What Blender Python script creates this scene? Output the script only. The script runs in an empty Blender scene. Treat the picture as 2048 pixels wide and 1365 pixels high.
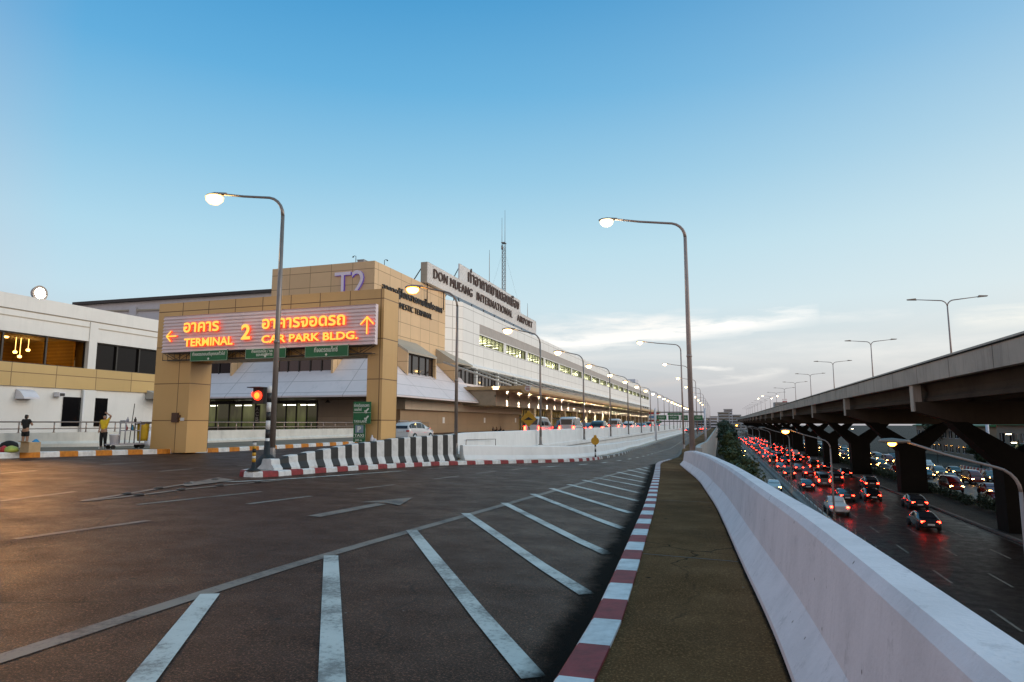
import bpy, bmesh, math, random
from mathutils import Vector, Matrix
random.seed(7)
SC = bpy.context.scene
COL = SC.collection
rad = math.radians
# ------------------------------------------------------------------ survey camera (2048 x 1365 reference frame)
FPX = 1300.; CXP = 1024.; CYP = 682.5; HZ = 847.; VXP = 1440.; HC = 1.5
PT = math.atan((HZ-CYP)/FPX); YA = math.atan((VXP-CXP)*math.cos(PT)/FPX)
_f = (-math.sin(YA)*math.cos(PT), math.cos(YA)*math.cos(PT), math.sin(PT))
_r = (math.cos(YA), math.sin(YA), 0)
_u = (_r[1]*_f[2]-_r[2]*_f[1], _r[2]*_f[0]-_r[0]*_f[2], _r[0]*_f[1]-_r[1]*_f[0])
def ray(px, py):
    a = (px-CXP)/FPX; b = -(py-CYP)/FPX
    return tuple(_f[i]+a*_r[i]+b*_u[i] for i in range(3))
def pz(px, py, Z):
    d = ray(px, py); t = (Z-HC)/d[2]; return Vector((d[0]*t, d[1]*t, Z))
def pX(px, py, X):
    d = ray(px, py); t = X/d[0]; return Vector((X, d[1]*t, HC+d[2]*t))
def pY(px, py, Y):
    d = ray(px, py); t = Y/d[1]; return Vector((d[0]*t, Y, HC+d[2]*t))
SPLIT = -11.3
def gA(Y, left): return -.02*min(Y, 26.) if left else -.02*min(Y, 80.)
def gB(X): return .031*max(0., -X-2.)
def G(X, Y): return gA(Y, X < SPLIT)+gB(X)
def pg(px, py, h=0.):
    Z = 0.
    for i in range(80):
        q = pz(px, py, Z+h); Z = .5*Z+.5*G(q[0], q[1])
    return Vector((q[0], q[1], Z+h))
ORD = ("first second third fourth fifth sixth seventh eighth ninth tenth eleventh twelfth thirteenth fourteenth fifteenth "
       "sixteenth seventeenth eighteenth nineteenth twentieth").split()
# ------------------------------------------------------------------ materials
MATS = {}
def _nodes(name):
    m = bpy.data.materials.new(name); m.use_nodes = True
    nt = m.node_tree; bs = nt.nodes['Principled BSDF']
    return m, nt, bs
def nd(nt, typ, ins=None, **kw):
    n = nt.nodes.new(typ)
    for k, v in kw.items(): setattr(n, k, v)
    for k, v in (ins or {}).items():
        if isinstance(v, bpy.types.NodeSocket): nt.links.new(v, n.inputs[k])
        else: n.inputs[k].default_value = v
    return n
def c4(c): return (c[0], c[1], c[2], 1)
def mixc(nt, fac, a, b, blend='MIX'):
    n = nd(nt, 'ShaderNodeMix', data_type='RGBA', blend_type=blend)
    for idx, v in ((0, fac), (6, a), (7, b)):
        if isinstance(v, bpy.types.NodeSocket): nt.links.new(v, n.inputs[idx])
        else: n.inputs[idx].default_value = v if not isinstance(v, tuple) else c4(v)
    return n.outputs[2]
def ramp(nt, fac, stops):
    n = nd(nt, 'ShaderNodeValToRGB')
    e = n.color_ramp.elements
    while len(e) < len(stops): e.new(.5)
    for i, (p, c) in enumerate(stops):
        e[i].position = p; e[i].color = c4(c) if isinstance(c, tuple) else (c, c, c, 1)
    nt.links.new(fac, n.inputs[0]); return n.outputs[0]
def obco(nt): return nd(nt, 'ShaderNodeNewGeometry').outputs['Position']
def noise(nt, scale, detail=4, rough=.6, vec=None, stretch=None):
    v = vec or obco(nt)
    if stretch: v = nd(nt, 'ShaderNodeMapping', {'Vector': v, 'Scale': stretch}).outputs[0]
    return nd(nt, 'ShaderNodeTexNoise', {'Vector': v, 'Scale': scale, 'Detail': detail, 'Roughness': rough}).outputs['Fac']
def bump(nt, bs, h, strength, dist=.01):
    b = nd(nt, 'ShaderNodeBump', {'Height': h, 'Strength': strength, 'Distance': dist})
    nt.links.new(b.outputs[0], bs.inputs['Normal'])
def plain(name, col, rough=.6, var=.12, metal=0., spec=.5, scale=1.5, bmp=0., streak=0., spots=0.):
    """painted / concrete style surface: base colour with soft mottling and optional rain streaks"""
    m, nt, bs = _nodes(name)
    n = noise(nt, scale, 5)
    lo = tuple(c*(1-var*1.6) for c in col); hi = tuple(min(1, c*(1+var*.7)) for c in col)
    out = ramp(nt, n, [(.3, lo), (.55, col), (.75, hi)])
    if streak:
        s = noise(nt, 1., 4, .7, stretch=(2.2, 2.2, .16))
        f = ramp(nt, s, [(.52, 0.), (.78, streak)])
        out = mixc(nt, f, out, tuple(c*.42 for c in col))
    if spots:
        p = obco(nt)
        v = nd(nt, 'ShaderNodeTexVoronoi', {'Vector': p, 'Scale': 5.5, 'Randomness': 1.}, feature='F1').outputs['Distance']
        out = mixc(nt, ramp(nt, v, [(.035, spots), (.075, 0.)]), out, (.10, .06, .045))
        q = noise(nt, 5., 6, .8, vec=p)
        out = mixc(nt, ramp(nt, q, [(.57, 0.), (.66, spots*.5)]), out, tuple(c*.55 for c in col))
        sc = noise(nt, 1., 5, .75, vec=p, stretch=(9., 9., .5))
        out = mixc(nt, ramp(nt, sc, [(.54, 0.), (.74, spots*.35)]), out, tuple(c*.6 for c in col))
    nt.links.new(out, bs.inputs['Base Color'])
    bs.inputs['Roughness'].default_value = rough; bs.inputs['Metallic'].default_value = metal
    bs.inputs['Specular IOR Level'].default_value = spec
    if bmp: bump(nt, bs, noise(nt, 40, 4), bmp)
    MATS[name] = m; return m
def panel(name, col, pw, ph, line, rough=.45, var=.06, mort=.012, streak=.15, bmp=.0):
    """cladding: joints between panels from a brick texture on metric UVs"""
    m, nt, bs = _nodes(name)
    uv = nd(nt, 'ShaderNodeUVMap').outputs[0]
    b = nd(nt, 'ShaderNodeTexBrick', {'Vector': uv, 'Scale': 1., 'Mortar Size': mort, 'Mortar Smooth': .1, 'Bias': 0.,
           'Brick Width': pw, 'Row Height': ph, 'Color1': c4(tuple(c*(1-var) for c in col)), 'Color2': c4(tuple(min(1, c*(1+var)) for c in col)),
           'Mortar': c4(line)}, offset=0., squash=1.)
    n = noise(nt, .5, 5)
    out = mixc(nt, ramp(nt, n, [(.35, .0), (.8, .35)]), b.outputs['Color'], tuple(c*.75 for c in col))
    s = noise(nt, 1., 4, .7, stretch=(1.6, 1.6, .12))
    out = mixc(nt, ramp(nt, s, [(.55, 0.), (.85, streak)]), out, tuple(c*.35 for c in col))
    nt.links.new(out, bs.inputs['Base Color'])
    bs.inputs['Roughness'].default_value = rough
    bump(nt, bs, b.outputs['Fac'], -.4, .01)
    MATS[name] = m; return m
def emit(name, col, strength, base=(.1, .1, .1)):
    m, nt, bs = _nodes(name)
    bs.inputs['Base Color'].default_value = c4(base)
    bs.inputs['Emission Color'].default_value = c4(col); bs.inputs['Emission Strength'].default_value = strength
    MATS[name] = m; return m
def gloss(name, col, rough=.12, metal=0., coat=0.):
    m, nt, bs = _nodes(name)
    n = noise(nt, 6, 3)
    out = ramp(nt, n, [(.3, tuple(c*.92 for c in col)), (.7, col)])
    nt.links.new(out, bs.inputs['Base Color'])
    bs.inputs['Roughness'].default_value = rough; bs.inputs['Metallic'].default_value = metal
    bs.inputs['Coat Weight'].default_value = coat
    MATS[name] = m; return m
def asphalt(name, col, tint2, rough=.5, glit=.5, spec=.2, grain=1.):
    m, nt, bs = _nodes(name)
    p = obco(nt)
    big = noise(nt, .22, 6, .62, vec=p); mid = noise(nt, 1.3, 5, .7, vec=p); fine = noise(nt, 60., 2, .8, vec=p)
    tr = noise(nt, 1., 4, .65, vec=p, stretch=(.9, .07, 1.))
    a = ramp(nt, big, [(.36, tuple(c*.5 for c in col)), (.5, col), (.64, tint2)])
    a = mixc(nt, ramp(nt, mid, [(.35, .55), (.62, 0.)]), a, tuple(c*.5 for c in col))
    a = mixc(nt, ramp(nt, tr, [(.42, 0.), (.7, .5)]), a, tuple(c*.45 for c in col))
    a = mixc(nt, ramp(nt, fine, [(.36, .75*grain), (.52, 0.)]), a, tuple(c*.25 for c in col))
    a = mixc(nt, ramp(nt, fine, [(.54, 0.), (.66, .8*grain)]), a, tuple(min(1, c*4.) for c in col))
    # dark oil spots
    vo = nd(nt, 'ShaderNodeTexVoronoi', {'Vector': p, 'Scale': 1.7, 'Randomness': 1.}, feature='F1')
    a = mixc(nt, ramp(nt, vo.outputs['Distance'], [(.04, .9), (.075, 0.)]), a, (.008, .007, .006))
    vs = nd(nt, 'ShaderNodeTexVoronoi', {'Vector': p, 'Scale': 2.3, 'Randomness': 1.}, feature='F1')
    a = mixc(nt, ramp(nt, vs.outputs['Distance'], [(.020, .55), (.035, 0.)]), a, (.32, .30, .27))
    wv = nd(nt, 'ShaderNodeVectorMath', {0: p, 1: nd(nt, 'ShaderNodeTexNoise', {'Vector': p, 'Scale': .9, 'Detail': 4.}).outputs['Color']}, operation='ADD').outputs[0]
    ck = nd(nt, 'ShaderNodeTexVoronoi', {'Vector': wv, 'Scale': .34, 'Randomness': 1.}, feature='DISTANCE_TO_EDGE').outputs['Distance']
    ckm = nd(nt, 'ShaderNodeMath', {0: ramp(nt, ck, [(.0025, .8), (.0055, 0.)]), 1: ramp(nt, big, [(.46, 0.), (.56, 1.)])}, operation='MULTIPLY').outputs[0]
    a = mixc(nt, ckm, a, (.010, .008, .007))
    nt.links.new(a, bs.inputs['Base Color'])
    nt.links.new(ramp(nt, mid, [(.3, rough+.13), (.7, rough-.08)]), bs.inputs['Roughness'])
    bs.inputs['Specular IOR Level'].default_value = spec
    v2 = nd(nt, 'ShaderNodeTexVoronoi', {'Vector': p, 'Scale': 130., 'Randomness': 1.}, feature='F1').outputs['Distance']
    bump(nt, bs, v2, glit, .007)
    MATS[name] = m; return m
def marking(name, col, wear=.5):
    m, nt, bs = _nodes(name)
    p = obco(nt)
    f = noise(nt, 22., 5, .75, vec=p); b = noise(nt, 1.5, 4, .6, vec=p)
    a = ramp(nt, b, [(.3, tuple(c*.75 for c in col)), (.7, col)])
    s = nd(nt, 'ShaderNodeMath', {0: f, 1: b}, operation='MULTIPLY').outputs[0]
    a = mixc(nt, ramp(nt, s, [(.16, wear), (.26, 0.)]), a, (.05, .042, .036))
    nt.links.new(a, bs.inputs['Base Color']); bs.inputs['Roughness'].default_value = .6
    bump(nt, bs, f, .25, .004)
    MATS[name] = m; return m
def glass(name, col, rough=.04, spec=.6):
    m, nt, bs = _nodes(name)
    bs.inputs['Base Color'].default_value = c4(col); bs.inputs['Roughness'].default_value = rough
    bs.inputs['Specular IOR Level'].default_value = spec
    MATS[name] = m; return m
def lit_interior(name, base, warm, strength, scale=1.2, thr=(.45, .7)):
    """a lit room seen through glazing"""
    m, nt, bs = _nodes(name)
    uv = nd(nt, 'ShaderNodeUVMap').outputs[0]
    n = nd(nt, 'ShaderNodeTexNoise', {'Vector': nd(nt, 'ShaderNodeMapping', {'Vector': uv, 'Scale': (1., .35, 1.)}).outputs[0], 'Scale': scale, 'Detail': 3.}).outputs['Fac']
    e = ramp(nt, n, [(thr[0], tuple(c*.25 for c in warm)), (thr[1], warm)])
    bs.inputs['Base Color'].default_value = c4(base); bs.inputs['Roughness'].default_value = .06
    nt.links.new(e, bs.inputs['Emission Color']); bs.inputs['Emission Strength'].default_value = strength
    MATS[name] = m; return m

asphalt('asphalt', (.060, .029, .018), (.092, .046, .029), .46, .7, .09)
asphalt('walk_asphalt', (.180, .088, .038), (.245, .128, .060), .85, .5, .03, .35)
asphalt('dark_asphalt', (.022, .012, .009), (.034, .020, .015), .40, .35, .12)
asphalt('soil', (.045, .038, .030), (.06, .05, .04), .9, .3)
marking('paint_white', (.58, .58, .54), .65)
marking('paint_faded', (.22, .175, .14), .85)
plain('white_wall', (.74, .75, .76), .6, .06, streak=.22, scale=.8)
plain('white_concrete', (.74, .68, .70), .8, .08, spec=.15, streak=.18, scale=2.2, bmp=.35, spots=.8)
plain('white_render', (.70, .70, .68), .65, .05, streak=.14, scale=.6)
plain('low_wall_paint', (.62, .60, .55), .75, .10, streak=.35, scale=1.2, bmp=.2)
plain('kerb_white', (.66, .66, .66), .7, .18, scale=6., bmp=.3)
plain('kerb_red', (.26, .030, .034), .7, .25, scale=6., bmp=.3)
plain('kerb_orange', (.55, .19, .012), .7, .22, scale=6., bmp=.3)
plain('kerb_grey', (.12, .10, .085), .8, .25, scale=5., bmp=.3)
plain('black_paint', (.014, .013, .013), .55, .3, scale=4.)
plain('barrier_white', (.62, .62, .62), .6, .14, scale=5., streak=.2)
plain('concrete', (.44, .37, .30), .85, .16, scale=.35, streak=.7, bmp=.3, spots=.5)
plain('concrete_grey', (.40, .39, .37), .85, .14, scale=.6, streak=.4, bmp=.3)
plain('pave_grey', (.24, .185, .14), .85, .16, spec=.1, scale=.8, bmp=.3)
plain('girder_concrete_shaded', (.075, .056, .042), .9, .15, spec=.1, scale=.3, streak=.3)  # underside of the viaduct: its shade is put into the dark base colour
plain('pier_concrete', (.014, .012, .010), .9, .15, spec=.1, scale=.4, streak=.3)  # near black on the piers, under-deck shade painted into the base colour
panel('tan_clad', (.66, .455, .255), 2.6, 1.6, (.20, .12, .05), mort=.03)
panel('tan_gantry', (.60, .37, .15), 1.42, 1.62, (.12, .06, .02), .38, mort=.02)
panel('tan_band', (.52, .355, .14), 2.35, 1.02, (.16, .09, .03), .45, mort=.022)
panel('white_clad', (.76, .755, .74), 4.2, 1.55, (.36, .34, .32), .4, .03, .045, .15)
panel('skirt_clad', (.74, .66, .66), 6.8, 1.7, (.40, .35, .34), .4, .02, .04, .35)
panel('taupe_clad', (.40, .355, .285), 3.4, 1.3, (.25, .21, .16), .5)
panel('brown_wall', (.34, .235, .14), 3.2, 1.4, (.20, .13, .08), .6, .05, .012, .25)
panel('beige_wall', (.55, .46, .36), 2.6, 2.2, (.3, .24, .18), .55)
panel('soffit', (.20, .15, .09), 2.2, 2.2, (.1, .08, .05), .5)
panel('dim_wall', (.24, .20, .15), 4., 3., (.12, .10, .08), .7)
plain('beige_column', (.50, .40, .26), .6, .08)
plain('canopy_tan', (.42, .29, .15), .45, .08)
plain('grey_band', (.38, .35, .33), .6, .08, streak=.2)
plain('roof_grey', (.35, .36, .38), .7, .1)
plain('hall_white', (.55, .55, .60), .6, .05)
plain('dark_trim', (.03, .028, .026), .5, .1)
plain('frame_dark', (.018, .016, .014), .4, .1)
plain('sign_lilac', (.74, .63, .66), .4, .05, scale=1.)
plain('sign_white', (.70, .69, .69), .45, .05)
plain('letter_brown', (.075, .034, .022), .5, .1)
plain('letter_dark', (.028, .022, .02), .45, .1)
plain('letter_lilac', (.78, .70, .82), .4, .05)
plain('sign_green', (.006, .125, .042), .45, .12, scale=3.)
plain('sign_text', (.72, .76, .68), .5, .06)
plain('sign_blue_grey', (.22, .29, .36), .5, .08)
plain('sign_yellow', (.52, .27, .012), .45, .1)
plain('steel_grey', (.23, .20, .185), .42, .1, metal=.45, scale=3.)
plain('pole_pink', (.34, .27, .25), .5, .1, scale=2., metal=.2)
plain('steel_dark', (.05, .04, .035), .5, .1, metal=.3)
plain('rail_steel', (.36, .27, .23), .35, .1, metal=.6)
plain('yellow_bag', (.62, .40, .02), .55, .12, scale=6.)
plain('yellow_shirt', (.68, .46, .015), .8, .12, scale=12.)
plain('cloth_black', (.012, .011, .012), .85, .2, scale=10.)
plain('cloth_grey', (.10, .09, .085), .85, .2, scale=10.)
plain('cloth_brown', (.16, .09, .05), .85, .2, scale=10.)
plain('skin', (.36, .20, .13), .5, .06, scale=8.)
plain('hair', (.012, .009, .008), .5, .2, scale=20.)
plain('shoe_white', (.7, .7, .7), .6, .1)
plain('plastic_white', (.66, .66, .72), .4, .06)
plain('cart_grey', (.36, .35, .40), .4, .1)
plain('plastic_blue', (.03, .24, .50), .45, .12, scale=8.)
plain('plastic_pink', (.60, .06, .20), .5, .12, scale=8.)
plain('plastic_lime', (.40, .46, .08), .5, .2, scale=8.)
plain('plastic_red', (.42, .02, .02), .45, .1)
plain('cardboard', (.42, .30, .17), .8, .1, scale=6.)
plain('trunk_bark', (.09, .065, .045), .9, .2, scale=8.)
plain('tyre', (.012, .012, .012), .8, .2)
gloss('rim_metal', (.45, .45, .46), .3, .8)
gloss('car_white', (.62, .62, .63), .18, 0., .6)
gloss('car_silver', (.16, .16, .17), .3, .3, .4)
gloss('car_black', (.012, .012, .014), .15, 0., .7)
gloss('car_grey', (.05, .05, .055), .2, .3, .6)
gloss('car_red', (.16, .008, .008), .2, 0., .6)
gloss('car_bronze', (.08, .05, .03), .2, .3, .6)
glass('glass_dark', (.010, .010, .012), .04, .6)
glass('glass_warm', (.030, .020, .018), .05, .7)
glass('glass_black', (.004, .004, .005), .12, .25)
emit('bulb_warm', (1., .66, .26), 55.)
def bowl(name, col, st):
    m, nt, bs = _nodes(name)
    tr = nd(nt, 'ShaderNodeBsdfTransparent', {0: (1, .96, .88, 1)}); em = nd(nt, 'ShaderNodeEmission', {0: c4(col), 1: st})
    mx = nd(nt, 'ShaderNodeMixShader', {0: .45, 1: tr.outputs[0], 2: em.outputs[0]})
    nt.links.new(mx.outputs[0], nt.nodes['Material Output'].inputs[0]); MATS[name] = m
bowl('glass_bulb_warm', (1., .58, .20), 3.)
bowl('glass_bulb_white', (1., .76, .42), 3.)
bowl('glass_bulb_sodium', (1., .26, .02), 2.)
emit('bulb_white', (1., .88, .66), 60.)
emit('bulb_sodium', (1., .40, .045), 60.)
emit('bulb_small', (1., .80, .50), 14.)
emit('neon_core', (1., .47, .045), 1.5)
emit('neon_side', (1., .06, .004), 1.3)
emit('neon_purple', (.10, .035, .45), .5)
emit('signal_red', (1., .03, .004), 3.)
emit('signal_core', (1., .30, .012), 2.2)
emit('tail_red', (1., .020, .008), 48.)
emit('tail_amber', (1., .30, .02), 22.)
emit('head_white', (1., .50, .12), 75.)
emit('tube_white', (1., .96, .80), 5.)
emit('room_light', (.95, 1., .70), 1.6)
lit_interior('office_lit', (.05, .05, .03), (.40, .42, .22), .9, .8)
lit_interior('shop_lit', (.02, .02, .015), (.14, .15, .055), .75, .55)
lit_interior('shop_dim', (.015, .012, .01), (.05, .045, .02), .6, .9)
lit_interior('cafe_lit', (.03, .02, .008), (.30, .155, .018), .75, .35, (.30, .70))
lit_interior('terminal_lit', (.02, .018, .012), (.35, .22, .06), .9, 1.3, (.5, .72))
def foliage(name, c1, c2):
    m, nt, bs = _nodes(name)
    n = noise(nt, .9, 4); f = noise(nt, 9., 3)
    a = ramp(nt, n, [(.3, c1), (.7, c2)])
    a = mixc(nt, ramp(nt, f, [(.35, .6), (.6, 0.)]), a, tuple(c*.5 for c in c1))
    nt.links.new(a, bs.inputs['Base Color']); bs.inputs['Roughness'].default_value = .6
    MATS[name] = m
foliage('leaf_green', (.035, .055, .010), (.085, .095, .018))
foliage('leaf_dark', (.012, .028, .010), (.03, .06, .02))

def clear_glass(name, tint, mixv, ior=.5):
    m, nt, bs = _nodes(name)
    tr = nd(nt, 'ShaderNodeBsdfTransparent', {0: c4(tint)}); gl = nd(nt, 'ShaderNodeBsdfGlossy', {0: (1, 1, 1, 1), 1: .03})
    lw = nd(nt, 'ShaderNodeLayerWeight', {0: .5})
    fq = nd(nt, 'ShaderNodeMath', {0: nd(nt, 'ShaderNodeMath', {0: lw.outputs[1], 1: 5.}, operation='POWER').outputs[0], 1: ior}, operation='MULTIPLY')
    mx = nd(nt, 'ShaderNodeMixShader', {0: fq.outputs[0], 1: tr.outputs[0], 2: gl.outputs[0]})
    nt.links.new(mx.outputs[0], nt.nodes['Material Output'].inputs[0]); MATS[name] = m
clear_glass('glass_clear', (.72, .58, .36), .1)
clear_glass('glass_office', (.88, .90, .74), .1, .3)
def room(name, col, e, st):
    m, nt, bs = _nodes(name)
    uv = nd(nt, 'ShaderNodeUVMap').outputs[0]
    w = nd(nt, 'ShaderNodeTexWave', {'Vector': uv, 'Scale': 1.6, 'Distortion': .2}, bands_direction='Y').outputs['Fac']
    nt.links.new(ramp(nt, w, [(.4, col), (.55, tuple(c*.8 for c in col))]), bs.inputs['Base Color'])
    bs.inputs['Roughness'].default_value = .6
    MATS[name] = m
room('room_wall', (.60, .42, .14), None, 0)
plain('office_wall', (.55, .58, .36), .6, .2, scale=.6)
plain('picture_print', (.40, .30, .16), .5, .9, scale=3.)
plain('beam_grey', (.30, .25, .19), .5, .1)
# ------------------------------------------------------------------ mesh builder
class MB:
    def __init__(s): s.bm = bmesh.new(); s.m = 0
    def poly(s, pts, mi=None, smooth=False):
        vs = [s.bm.verts.new(p) for p in pts]
        f = s.bm.faces.new(vs); f.material_index = s.m if mi is None else mi; f.smooth = smooth
        return f
    def box(s, a, b, mi=None):
        x0, y0, z0 = [min(a[i], b[i]) for i in range(3)]; x1, y1, z1 = [max(a[i], b[i]) for i in range(3)]
        v = [s.bm.verts.new(p) for p in ((x0,y0,z0),(x1,y0,z0),(x1,y1,z0),(x0,y1,z0),(x0,y0,z1),(x1,y0,z1),(x1,y1,z1),(x0,y1,z1))]
        for q in ((0,3,2,1),(4,5,6,7),(0,1,5,4),(1,2,6,5),(2,3,7,6),(3,0,4,7)):
            f = s.bm.faces.new([v[i] for i in q]); f.material_index = s.m if mi is None else mi
        return s
    def obox(s, c, ax, hs, mi=None):
        """oriented box: centre, three unit axes, half sizes"""
        c = Vector(c); ax = [Vector(a) for a in ax]
        v = []
        for dz in (-1, 1):
            for dx, dy in ((-1,-1),(1,-1),(1,1),(-1,1)):
                v.append(s.bm.verts.new(c+ax[0]*hs[0]*dx+ax[1]*hs[1]*dy+ax[2]*hs[2]*dz))
        for q in ((0,3,2,1),(4,5,6,7),(0,1,5,4),(1,2,6,5),(2,3,7,6),(3,0,4,7)):
            f = s.bm.faces.new([v[i] for i in q]); f.material_index = s.m if mi is None else mi
        return s
    def prism(s, prof, a, b, mi=None, caps=True, mis=None):
        """profile = list of 3D points, extruded by a->b offset vectors"""
        a = Vector(a); b = Vector(b); n = len(prof)
        v0 = [s.bm.verts.new(Vector(p)+a) for p in prof]; v1 = [s.bm.verts.new(Vector(p)+b) for p in prof]
        for i in range(n):
            f = s.bm.faces.new((v0[i], v0[(i+1) % n], v1[(i+1) % n], v1[i]))
            f.material_index = (mis[i] if mis else (s.m if mi is None else mi))
        if caps:
            for vs in (v0[::-1], v1):
                f = s.bm.faces.new(vs); f.material_index = s.m if mi is None else mi
        return s
    def tube(s, pts, r, n=8, mi=None, caps=True):
        pts = [Vector(p) for p in pts]
        rs = r if isinstance(r, (list, tuple)) else [r]*len(pts)
        rings = []; ref = None
        for i, p in enumerate(pts):
            d = (pts[min(i+1, len(pts)-1)]-pts[max(i-1, 0)]).normalized()
            if ref is None:
                ref = Vector((0,0,1)) if abs(d.z) < .9 else Vector((1,0,0))
            x = (ref-d*ref.dot(d)).normalized(); y = d.cross(x); ref = x
            rings.append([s.bm.verts.new(p+(x*math.cos(t)+y*math.sin(t))*rs[i]) for t in [2*math.pi*k/n for k in range(n)]])
        for i in range(len(rings)-1):
            for k in range(n):
                f = s.bm.faces.new((rings[i][k], rings[i][(k+1)%n], rings[i+1][(k+1)%n], rings[i+1][k]))
                f.smooth = True; f.material_index = s.m if mi is None else mi
        if caps:
            for rg in (rings[0][::-1], rings[-1]):
                f = s.bm.faces.new(rg); f.material_index = s.m if mi is None else mi
        return s
    def lathe(s, c, prof, n=14, mi=None, axis='z', sx=1., sy=1.):
        c = Vector(c); rings = []
        for (r, h) in prof:
            ring = []
            for k in range(n):
                t = 2*math.pi*k/n
                a, b = r*math.cos(t)*sx, r*math.sin(t)*sy
                p = {'z': (a, b, h), 'y': (a, h, b), 'x': (h, a, b)}[axis]
                ring.append(s.bm.verts.new(c+Vector(p)))
            rings.append(ring)
        for i in range(len(rings)-1):
            for k in range(n):
                f = s.bm.faces.new((rings[i][k], rings[i][(k+1)%n], rings[i+1][(k+1)%n], rings[i+1][k]))
                f.smooth = True; f.material_index = s.m if mi is None else mi
        for rg in (rings[0][::-1], rings[-1]):
            f = s.bm.faces.new(rg); f.material_index = s.m if mi is None else mi
        return s
    def strip(s, rows, mi=None, mifn=None, smooth=False, close=False):
        """rows of points -> quads"""
        vr = [[s.bm.verts.new(p) for p in r] for r in rows]
        for i in range(len(vr)-1):
            m = len(vr[i])
            for k in range(m if close else m-1):
                f = s.bm.faces.new((vr[i][k], vr[i][(k+1)%m], vr[i+1][(k+1)%m], vr[i+1][k]))
                f.material_index = mifn(i, k) if mifn else (s.m if mi is None else mi); f.smooth = smooth
        return vr
    def cap(s, vs, mi=None):
        f = s.bm.faces.new(vs); f.material_index = s.m if mi is None else mi
    def build(s, name, mats, parent=None, recalc=True, bevel=0.):
        bm = s.bm
        if bevel:
            bmesh.ops.bevel(bm, geom=[e for e in bm.edges if len(e.link_faces) == 2 and e.calc_face_angle(0) > .5], offset=bevel, segments=2, affect='EDGES', profile=.6)
        if recalc: bmesh.ops.recalc_face_normals(bm, faces=bm.faces)
        bm.normal_update()
        uvl = bm.loops.layers.uv.new('UVMap')
        for f in bm.faces:
            n = f.normal
            if abs(n.z) > .93: ux, uy = Vector((1,0,0)), Vector((0,1,0))
            else:
                ux = Vector((-n.y, n.x, 0)).normalized()
                if abs(ux.x) > abs(ux.y): ux = ux if ux.x > 0 else -ux
                else: ux = ux if ux.y > 0 else -ux
                uy = n.cross(ux); uy = uy if uy.z > 0 else -uy
            for l in f.loops:
                co = l.vert.co; l[uvl].uv = (co.dot(ux), co.dot(uy))
        me = bpy.data.meshes.new(name); bm.to_mesh(me); bm.free()
        if not isinstance(mats, (list, tuple)): mats = [mats]
        for m in mats: me.materials.append(MATS[m])
        o = bpy.data.objects.new(name, me); COL.objects.link(o)
        if parent is not None: attach(o, parent)
        return o
def attach(o, p):
    """parent without moving the geometry: meshes are built in world space under empties that only carry a location"""
    off = Vector((0,0,0)); q = p
    while q is not None: off += q.location; q = q.parent
    o.parent = p
    if o.type == 'MESH': o.data.transform(Matrix.Translation(-off))
def tag(o, label=None, cat=None, group=None, kind=None):
    if label: o['label'] = label
    if cat: o['category'] = cat
    if group: o['group'] = group
    if kind: o['kind'] = kind
    return o
def struct(o): o['kind'] = 'structure'; return o
def thing(name, label, cat, loc, group=None):
    o = bpy.data.objects.new(name, None); COL.objects.link(o); o.location = loc; o.empty_display_size = .2
    return tag(o, label, cat, group)
def copy_tree(o, parent=None):
    c = o.copy(); COL.objects.link(c); c.parent = parent
    for ch in list(o.children): copy_tree(ch, c)
    return c
def text_mesh(s, name, org, rv, uv, W, Hh, depth, mats, parent, bold=.0, keep=None, track=1.):
    """lettering as real extruded letters. org = bottom-left of the bounding box, rv/uv = reading and up direction"""
    cu = bpy.data.curves.new('lettering', 'FONT'); cu.body = s; cu.size = 1.; cu.extrude = .5; cu.offset = bold; cu.space_character = track
    cu.resolution_u = 3
    ob = bpy.data.objects.new('lettering', cu); COL.objects.link(ob)
    dg = bpy.context.evaluated_depsgraph_get(); dg.update()
    me = bpy.data.meshes.new_from_object(ob.evaluated_get(dg))
    bpy.data.objects.remove(ob); bpy.data.curves.remove(cu)
    xs = [v.co.x for v in me.vertices]; ys = [v.co.y for v in me.vertices]
    if not xs: return None
    x0, x1, y0, y1 = min(xs), max(xs), min(ys), max(ys)
    rv = Vector(rv).normalized(); uv = Vector(uv).normalized(); nv = rv.cross(uv); org = Vector(org)
    sx = W/(x1-x0); sy = Hh/(y1-y0)
    me.materials.clear()
    if not isinstance(mats, (list, tuple)): mats = [mats]
    for m in mats: me.materials.append(MATS[m])
    for f in me.polygons: f.material_index = 0 if (f.normal.z > .5 or len(mats) == 1) else 1
    for v in me.vertices:
        v.co = org+rv*((v.co.x-x0)*sx)+uv*((v.co.y-y0)*sy)+nv*((v.co.z+.5)*depth)
    o = bpy.data.objects.new(name, me); COL.objects.link(o)
    if parent is not None: attach(o, parent)
    return o
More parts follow.
